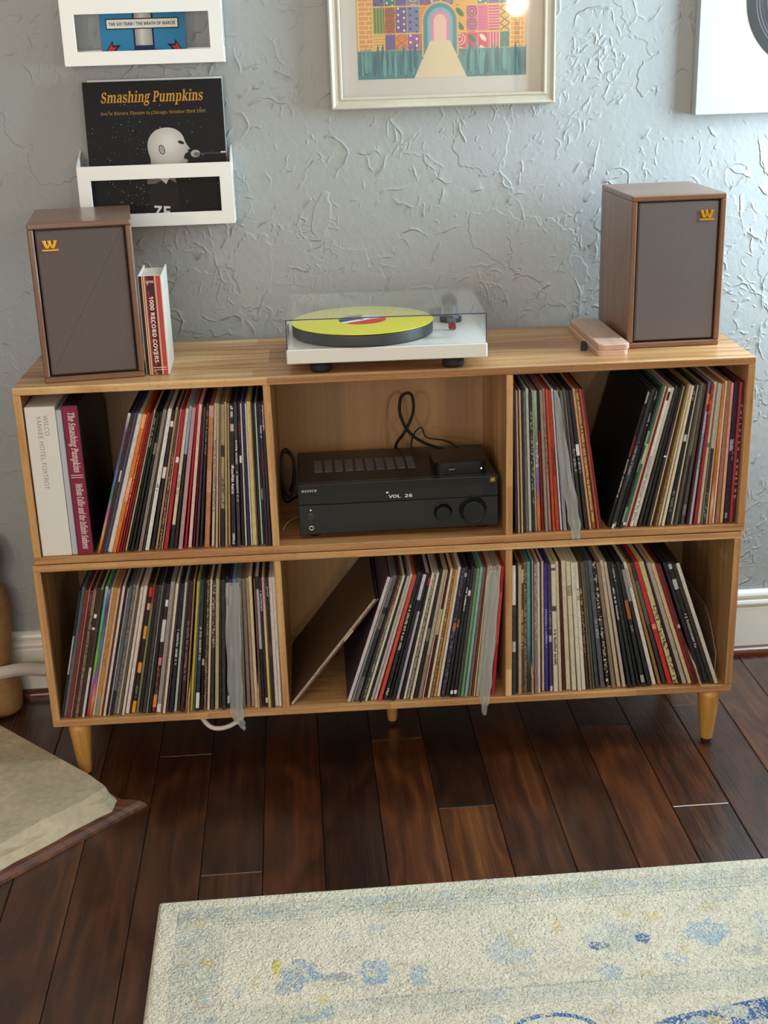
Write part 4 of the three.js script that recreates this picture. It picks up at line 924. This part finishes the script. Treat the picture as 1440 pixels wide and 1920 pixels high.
displaySleeve('display_sleeve', 0.178, 0.178, -0.4675, 1.4995, 0.052, 0.06, blueArt, 'small blue record sleeve with red ribbons in upper wall holder');

// framed patterned print
function mouldFrame(o, x0, x1, y0, y1, prof, m, name) {   // prof: [inward distance, height above the wall]
  const side = (len, place) => {
    const p = [], n = prof.length, sec = (t, s) => prof.map(([i, z]) => [t + s * i, i, z]);
    const a = sec(0, 1), b = sec(len, -1);
    for (let i = 0; i < n; i++) { const j = (i + 1) % n; p.push(...a[i], ...b[i], ...b[j], ...a[i], ...b[j], ...a[j]); }
    for (let i = 1; i + 1 < n; i++) { p.push(...a[0], ...a[i + 1], ...a[i]); p.push(...b[0], ...b[i], ...b[i + 1]); }
    const g = new THREE.BufferGeometry(); g.setAttribute('position', new THREE.Float32BufferAttribute(p, 3)); g.computeVertexNormals(); boxUV(g, 'x', [len * 3.7, len]);
    const q = mesh(name, g, m, o); place(q);
  };
  side(x1 - x0, (q) => q.position.set(x0, y0, 0));
  side(y1 - y0, (q) => { q.position.set(x1, y0, 0); q.rotation.z = Math.PI / 2; });
  side(x1 - x0, (q) => { q.position.set(x1, y1, 0); q.rotation.z = Math.PI; });
  side(y1 - y0, (q) => { q.position.set(x0, y1, 0); q.rotation.z = -Math.PI / 2; });
}
{
  const o = thing('framed_print', 'champagne framed print of bright patterned tiles round an archway', 'picture'); inRoom(o, 0.17, 1.387, 0.002);
  const w = 0.493, h = 0.6;
  const fm = M({ roughness: 0.4 });
  fm.map = rep(woodTex(512, 256, 0.5, 0.25, ['#a3977f', '#bbb09a', '#c8bfab', '#d2cab8'], { wx: 4, wy: 20, rings: 14, swirl: 2, a: 0.2, b: 0.45, c: 0.3, d: 0.15, pore: 0.95 }), 0.5, 0.25);
  mouldFrame(o, -w / 2, w / 2, 0, h, [[0, 0], [0, 0.024], [0.003, 0.027], [0.006, 0.0255], [0.009, 0.023], [0.018, 0.021], [0.0205, 0.0235], [0.0235, 0.0235], [0.0255, 0.02], [0.0255, 0.006], [0.01, 0]], fm, 'frame_side');
  mesh('backing_board', mv(cbox(w - 0.04, h - 0.04, 0.004, 0.0005), 0, h / 2, 0.004), M({ color: hex('#cdc4b8'), roughness: 0.85 }), o);
  const art = canvasTex(1024, 1320, (c, W_, H_) => {
    const R = rng(23), pal = ['#d4742e', '#c23a5c', '#2f6a63', '#8a4a8c', '#6a6a94', '#d89a3a', '#b8432c', '#3c7a78', '#c8547c', '#5a4a80', '#7a8a3a'];
    c.fillStyle = '#d9a24a'; c.fillRect(0, 0, W_, H_);
    const tile = (x, y, w, h) => {
      const a = pal[Math.floor(R() * pal.length)], b = ['#e0b04a', '#2d3a3c', '#e8cf9c', '#c8402c', '#2f5a2c'][Math.floor(R() * 5)]; c.fillStyle = a; c.fillRect(x, y, w, h); c.fillStyle = b; c.strokeStyle = b; c.lineWidth = 5;
      const k = Math.floor(R() * 7), s = w / 2;
      if (k === 0) for (let i = 0; i < Math.round(h / s) * 2; i++) { c.beginPath(); c.arc(x + (i % 2 ? 0.75 : 0.25) * w, y + (i + 0.5) * s / 2, s * 0.2, 0, 7); c.fill(); }
      else if (k === 1) for (let i = 0; i < h / w; i++) { c.beginPath(); c.arc(x + w / 2, y + (i + 0.5) * w, w * 0.4, 0, 7); c.stroke(); c.beginPath(); c.arc(x + w / 2, y + (i + 0.5) * w, w * 0.2, 0, 7); c.stroke(); }
      else if (k === 2) for (let i = 0; i < h / w * 1.4; i++) { const yy = y + (i + 0.5) * w * 0.7; c.beginPath(); c.moveTo(x, yy); c.lineTo(x + w / 2, yy - w * 0.35); c.lineTo(x + w, yy); c.lineTo(x + w / 2, yy + w * 0.35); c.closePath(); c.stroke(); }
      else if (k === 3) for (let i = 0; i < h; i += 16) c.fillRect(x, y + i, w, 3);
      else if (k === 4) { for (let i = 10; i < w; i += 18) c.fillRect(x + i, y, 4, h); }
      else if (k === 5) for (let i = 0; i < h / w; i++) { c.beginPath(); c.ellipse(x + w / 2, y + (i + 0.5) * w, w * 0.42, w * 0.2, 0.8, 0, 7); c.fill(); }
      c.strokeStyle = '#d9a24a'; c.lineWidth = 3; c.strokeRect(x, y, w, h);
    };
    for (let i = 0; i < 60; i++) for (let y = 0; y < 1; y++) { c.fillStyle = '#d8843c'; }
    const brick = (x) => { c.fillStyle = '#d88a40'; c.fillRect(x, 0, 86, H_); c.strokeStyle = '#edc88a'; c.lineWidth = 4; for (let y = 0; y < H_; y += 26) { c.strokeRect(x, y, 43 + ((y / 26) % 2) * 20, 26); c.strokeRect(x, y, 86, 26); } };
    brick(10); brick(925);
    for (const [y, h] of [[0, 160], [166, 170], [342, 160], [508, 150], [664, 150], [820, 90], [916, 146], [1068, 90]]) for (let x = 98, i = 0; x < 920; i++) { const w = [70, 64, 70, 76][i % 4]; tile(x, y, Math.min(w, 922 - x), h); x += w; }
    c.fillStyle = '#3b6f70'; c.fillRect(0, 1160, W_, 160); for (let k = 0; k < 90; k++) { c.fillStyle = ['#2f5f66', '#4c8480', '#2a555c', '#57908c'][k % 4]; c.beginPath(); const x = R() * W_, y = 1320 - R() * 60; c.moveTo(x, y); c.quadraticCurveTo(x - 14, y - 60, x + 6, y - 120 - R() * 40); c.quadraticCurveTo(x + 22, y - 60, x + 10, y); c.fill(); }
    // archway and path
    for (const [r, col] of [[112, '#d99a4a'], [100, '#3c7a86'], [76, '#6aa0a8'], [56, '#d87a94'], [38, '#e8b49c']]) { c.fillStyle = col; c.beginPath(); c.arc(500, 1000, r, Math.PI, 0); c.lineTo(500 + r, 1200); c.lineTo(500 - r, 1200); c.fill(); }
    c.fillStyle = '#d9c298'; c.beginPath(); c.moveTo(440, 1110); c.lineTo(560, 1110); c.lineTo(660, 1320); c.lineTo(340, 1320); c.fill();
    c.fillStyle = 'rgba(225,215,205,0.18)'; c.fillRect(0, 0, W_, H_);
  });
  mesh('art_print', mv(new THREE.PlaneGeometry(0.37, 0.477), 0.0003, 0.061 + 0.2385, 0.0064), M({ map: art, roughness: 0.7 }), o);
  mesh('picture_glass', mv(cbox(w - 0.046, h - 0.046, 0.002, 0.0002), 0, h / 2, 0.0125), glass, o);
}
// framed record
{
  const o = thing('framed_record', 'white framed display of a dark disc on cream mat', 'picture'); inRoom(o, 0.991, 1.351, 0.002);
  const w = 0.516, h = 0.53;
  mouldFrame(o, -w / 2, w / 2, 0, h, [[0, 0], [0, 0.028], [0.001, 0.029], [0.036, 0.029], [0.037, 0.028], [0.037, 0.01], [0.02, 0]], M({ color: hex('#b6b8b8'), roughness: 0.35 }), 'frame_side');
  mesh('mat_board', mv(cbox(w - 0.06, h - 0.06, 0.004, 0.0004), 0, h / 2, 0.009), M({ color: hex('#c9c8b6'), roughness: 0.8 }), o);
  const dm = canvasTex(512, 8, (c) => { c.fillStyle = '#3a3d40'; c.fillRect(0, 0, 512, 8); const r = rng(8); for (let k = 0; k < 16; k++) { c.fillStyle = ['#c9ccce', '#1e2022', '#8a8e92'][k % 3]; c.fillRect(150 + r() * 350, 0, 1 + r() * 5, 8); } });
  const dg = lathe([[0, 0], [0.149, 0], [0.15, 0.0008], [0.149, 0.0016], [0, 0.0016]], 96), dp = dg.attributes.position, du = dg.attributes.uv; for (let i = 0; i < dp.count; i++) du.setXY(i, Math.hypot(dp.getX(i), dp.getZ(i)) / 0.15, 0.5);
  mesh('disc', mv(dg.rotateX(Math.PI / 2), 0, 0.2395, 0.0112), P({ map: dm, roughness: 0.3, metalness: 0.3, clearcoat: 0.4 }), o);
  mesh('picture_glass', mv(cbox(w - 0.07, h - 0.07, 0.002, 0.0002), 0, h / 2, 0.02), glass, o);
}

// ------------------------------------------------------------------ tan post and cloth band beside the cabinet
{
  const o = mesh(numbered('turned_post'), lathe([[0, 0], [0.046, 0], [0.052, 0.012], [0.054, 0.05], [0.05, 0.085], [0.04, 0.108], [0.036, 0.13], [0.044, 0.17], [0.05, 0.23], [0.052, 0.28], [0.046, 0.315], [0.034, 0.335], [0.03, 0.352], [0.038, 0.37], [0.047, 0.4], [0.047, 0.425], [0.036, 0.45], [0.024, 0.462], [0, 0.466]], 40), M({ map: plyMat.map, color: hex('#d8c8ac'), roughness: 0.6 }), scene);
  o.position.set(-0.957, 0.0003, 0.0925); tag(o, 'tan turned post on the floor by the baseboard', 'post');
  const pts = [], N = 14; for (let i = 0; i <= N; i++) { const f = i / N; pts.push([lerp(-1.05, -0.7, f), 0.165 - 0.075 * sm(0, 0.75, f) + 0.012 * f, 0.19 - 0.128 * sm(0.12, 0.8, f)]); }
  const g = tube(pts, 0.016, 60, 14), p = g.attributes.position;
  for (let i = 0; i < p.count; i++) { const x = p.getX(i), y = p.getY(i); p.setY(i, y + 0.004 * Math.sin(x * 55) * 1); }
  g.computeVertexNormals();
  tag(mesh('cloth_band', g, P({ color: hex('#d9cbc4'), roughness: 0.85, sheen: 0.3 }), scene), 'pale sagging cloth band running from the tan post behind the cabinet', 'cloth');
}
// ------------------------------------------------------------------ rug
{
  const w = 2.3, d = 1.6, R = rng(61);
  const PX = 2048, PY = 1024, mmx = 1500 / PX, mmy = 750 / PY;
  const lay = document.createElement('canvas'); lay.width = PX; lay.height = PY; const c = lay.getContext('2d');
  const S = PX / 1500;   // canvas pixels to the millimetre, canvas y down = away from the wall edge
  c.fillStyle = '#d9cdb5'; c.fillRect(0, 0, PX, PY); c.scale(S, S);
  const B = (x, y, w_, h_, col, a) => { c.globalAlpha = a; c.fillStyle = col; c.fillRect(x, y, w_, h_); c.globalAlpha = 1; };
  B(40, 32, 1500, 48, '#a0a69f', 0.5); B(130, 84, 1500, 3, '#8d8f88', 0.7); B(42, 58, 1500, 3, '#8d8f88', 0.6);
  B(40, 40, 84, 800, '#a0a69f', 0.5); B(126, 80, 3, 800, '#8d8f88', 0.6); B(38, 36, 3, 800, '#8d8f88', 0.6);
  B(125, 306, 1500, 44, '#a4aaa4', 0.4); B(330, 310, 1500, 3, '#8d8f88', 0.55); B(125, 352, 1500, 3, '#8d8f88', 0.4);
  const blob = (x, y, rx, ry, col, a) => { c.globalAlpha = a; c.fillStyle = col; c.beginPath(); for (let k = 0; k <= 26; k++) { const t = k / 26 * 6.283, q = 0.68 + 0.5 * vn(k * 0.9 + x, y + k * 0.37); c.lineTo(x + Math.cos(t) * rx * q, y + Math.sin(t) * ry * q); } c.fill(); c.globalAlpha = 1; };
  for (const [x, y, rx, ry, col, a] of [[285, 165, 42, 36, '#7f97ae', 0.85], [245, 150, 12, 22, '#cdb25a', 0.9], [258, 188, 20, 20, '#8c9aa4', 0.7], [360, 176, 26, 12, '#7c8088', 0.6], [430, 168, 32, 34, '#8ba0b6', 0.8], [512, 186, 22, 30, '#8fa2ae', 0.7], [330, 214, 14, 10, '#d0b768', 0.7], [335, 236, 16, 14, '#89a0b8', 0.7], [300, 246, 30, 8, '#90a4a8', 0.6], [330, 292, 26, 14, '#cdb56a', 0.7],
    [690, 150, 50, 34, '#a8b4bd', 0.6], [705, 118, 10, 12, '#d3b25e', 0.7], [800, 110, 9, 20, '#d6ae5c', 0.7], [905, 140, 60, 36, '#a9b3b4', 0.6], [868, 155, 22, 12, '#3d5f98', 0.95], [958, 147, 15, 14, '#3d5f98', 0.95], [870, 205, 24, 20, '#9aa7ad', 0.7], [1005, 190, 24, 20, '#a0adb0', 0.7], [995, 105, 20, 14, '#d8b470', 0.6], [1085, 145, 50, 34, '#8fa5b8', 0.75], [1150, 185, 26, 14, '#8a8f94', 0.6], [1210, 150, 30, 30, '#9caab4', 0.6], [935, 215, 14, 10, '#d6b878', 0.6], [640, 230, 40, 14, '#a7adaa', 0.6]]) blob(x * 0.91, y * 1.38 + 8, rx * 0.92, ry * 1.1, col, a);
  for (let k = 0; k < 60; k++) blob(140 + R() * 1300, 95 + R() * 205, 6 + R() * 20, 5 + R() * 12, ['#a9b3b5', '#b9b39c', '#cbb27c', '#9fb0bb', '#d4b89a'][k % 5], 0.45);
  for (let k = 0; k < 90; k++) blob(45 + R() * 1400, 38 + R() * 36, 5 + R() * 14, 4 + R() * 7, ['#9fb0bb', '#c9b57a', '#8f9896', '#c8b09a'][k % 4], 0.45);
  for (let k = 0; k < 60; k++) blob(48 + R() * 70, 60 + R() * 600, 5 + R() * 12, 4 + R() * 9, ['#9fb0bb', '#c9ad6a', '#8f9896', '#b99a8a'][k % 4], 0.45);
  // blue medallion parts
  c.strokeStyle = '#3a5d98'; c.lineWidth = 9; c.beginPath(); c.ellipse(668, 432, 76, 50, 0, Math.PI, 0); c.stroke();
  c.fillStyle = '#36598f'; c.beginPath(); c.moveTo(800, 450); c.quadraticCurveTo(830, 405, 920, 400); c.lineTo(1036, 380); c.lineTo(1500, 350); c.lineTo(1500, 600); c.lineTo(800, 600); c.fill();
  for (let k = 0; k < 120; k++) blob(820 + R() * 640, 395 + R() * 200, 6 + R() * 20, 5 + R() * 14, ['#cfcab4', '#b9c0bd', '#cdb46c', '#c9c4b2'][k % 4], 0.8);
  for (let k = 0; k < 160; k++) blob(140 + R() * 1300, 355 + R() * 390, 6 + R() * 24, 5 + R() * 16, ['#9fb0bb', '#c9b57a', '#a4a898', '#cdb9a0', '#8fa0b4'][k % 5], 0.5);
  const img = c.getImageData(0, 0, PX, PY).data;
  const map = pixels(PX, PY, (x, y) => {   // row 0 at the edge by the wall
    const i = (y * PX + x) * 4, f = fbm(x / 3.2, y / 3.2, 2), e = fbm(x / 26, y / 26, 3), wear = clamp((f - 0.42) * 4 + (e - 0.5) * 2.4 + 0.45);
    const base = [217, 205, 181], k = 0.9 + 0.2 * vn(x / 1.7 + 40, y / 1.7), q = 0.97 + 0.06 * fbm(x / 120, y / 120, 2);
    const sp = clamp((fbm(x / 7 + 50, y / 5, 3) - 0.46) * 5) * clamp((fbm(x / 60 + 9, y / 40 + 4, 2) - 0.3) * 2) * 0.5, gr = [162, 160, 144];
    return [0, 1, 2].map((n) => lerp(lerp(base[n], img[i + n], wear), gr[n], sp) * k * q);
  });
  map.repeat.set(1 / 1.5, 1 / 0.75);
  const bh = new Float32Array(1024 * 1024); for (let y = 0; y < 1024; y++) for (let x = 0; x < 1024; x++) { const a = fbm(x / 5 + 3 * vn(x / 14, y / 14), y / 5, 2), b = vn(x / 2, y / 2); bh[y * 1024 + x] = 0.75 * a + 0.25 * b; }
  const bump = heights(1024, 1024, bh); bump.repeat.set(1 / 0.75, 1 / 0.75);
  const rug = mesh('area_rug', new THREE.BufferGeometry(), P({ map, bumpMap: bump, bumpScale: 0.006, roughness: 0.95, sheen: 0.25, sheenRoughness: 0.7 }), scene);
  // pile body with a softly uneven top and rolled edge
  const nx = 150, nz = 100, pos = [], uv = [], idx = [];
  for (let j = 0; j <= nz; j++) for (let i = 0; i <= nx; i++) {
    const x = Math.pow(i / nx, 1.4) * w, z = Math.pow(j / nz, 1.4) * d, e = Math.min(x, z, w - x, d - z), y = 0.0095 * Math.sqrt(clamp(e / 0.008)) + 0.0008 * (fbm(x * 30, z * 30, 2) - 0.5) * clamp(e / 0.01);
    pos.push(x, Math.max(0.0004, y), z); uv.push(x, z);
  }
  for (let j = 0; j < nz; j++) for (let i = 0; i < nx; i++) { const a = j * (nx + 1) + i, b = a + nx + 1; idx.push(a, b, a + 1, b, b + 1, a + 1); }
  const g = new THREE.BufferGeometry(); g.setAttribute('position', new THREE.Float32BufferAttribute(pos, 3)); g.setAttribute('uv', new THREE.Float32BufferAttribute(uv, 2)); g.setIndex(idx); g.computeVertexNormals();
  rug.geometry = g; rug.position.set(-0.484, 0.0004, 0.912); rug.rotation.y = 0.022;
  tag(rug, 'cream and faded blue patterned rug lying on dark plank floor', 'rug');
}
// ------------------------------------------------------------------ lamps behind the camera, one mirrored in the picture glass, the globe one added for warm fill
for (const [x, z, h, r, cd, label] of [[1.0, 3.85, 1.7, 0.05, 2.6, 'floor lamp with a bare warm bulb behind the camera'], [-1.45, 3.3, 1.55, 0.1, 3.4, 'added lamp with a large globe bulb for warm fill behind the camera']]) {
  const o = thing('floor_lamp', label, 'lamp'); inRoom(o, x, 0, z);
  mesh('base', lathe([[0, 0], [0.14, 0], [0.14, 0.012], [0.02, 0.03], [0, 0.03]], 32), black, o);
  mesh('pole', mv(new THREE.CylinderGeometry(0.012, 0.012, h - r - 0.02, 16), 0, (h - r + 0.02) / 2, 0), black, o);
  mesh('bulb', mv(new THREE.SphereGeometry(r, 24, 16), 0, h, 0), M({ color: 0xffe2b8, emissive: new THREE.Color(1.0, 0.66, 0.3), emissiveIntensity: 0.035 / r / r }), o);
  const l = new THREE.PointLight(new THREE.Color(1.0, 0.78, 0.54), cd); l.position.copy(W(x, h, z)); l.castShadow = true; l.shadow.radius = r / 0.02; scene.add(l);
}

scene.traverse((o) => { if (o.isMesh) { o.castShadow = true; o.receiveShadow = true; } });
renderer.render(scene, camera);
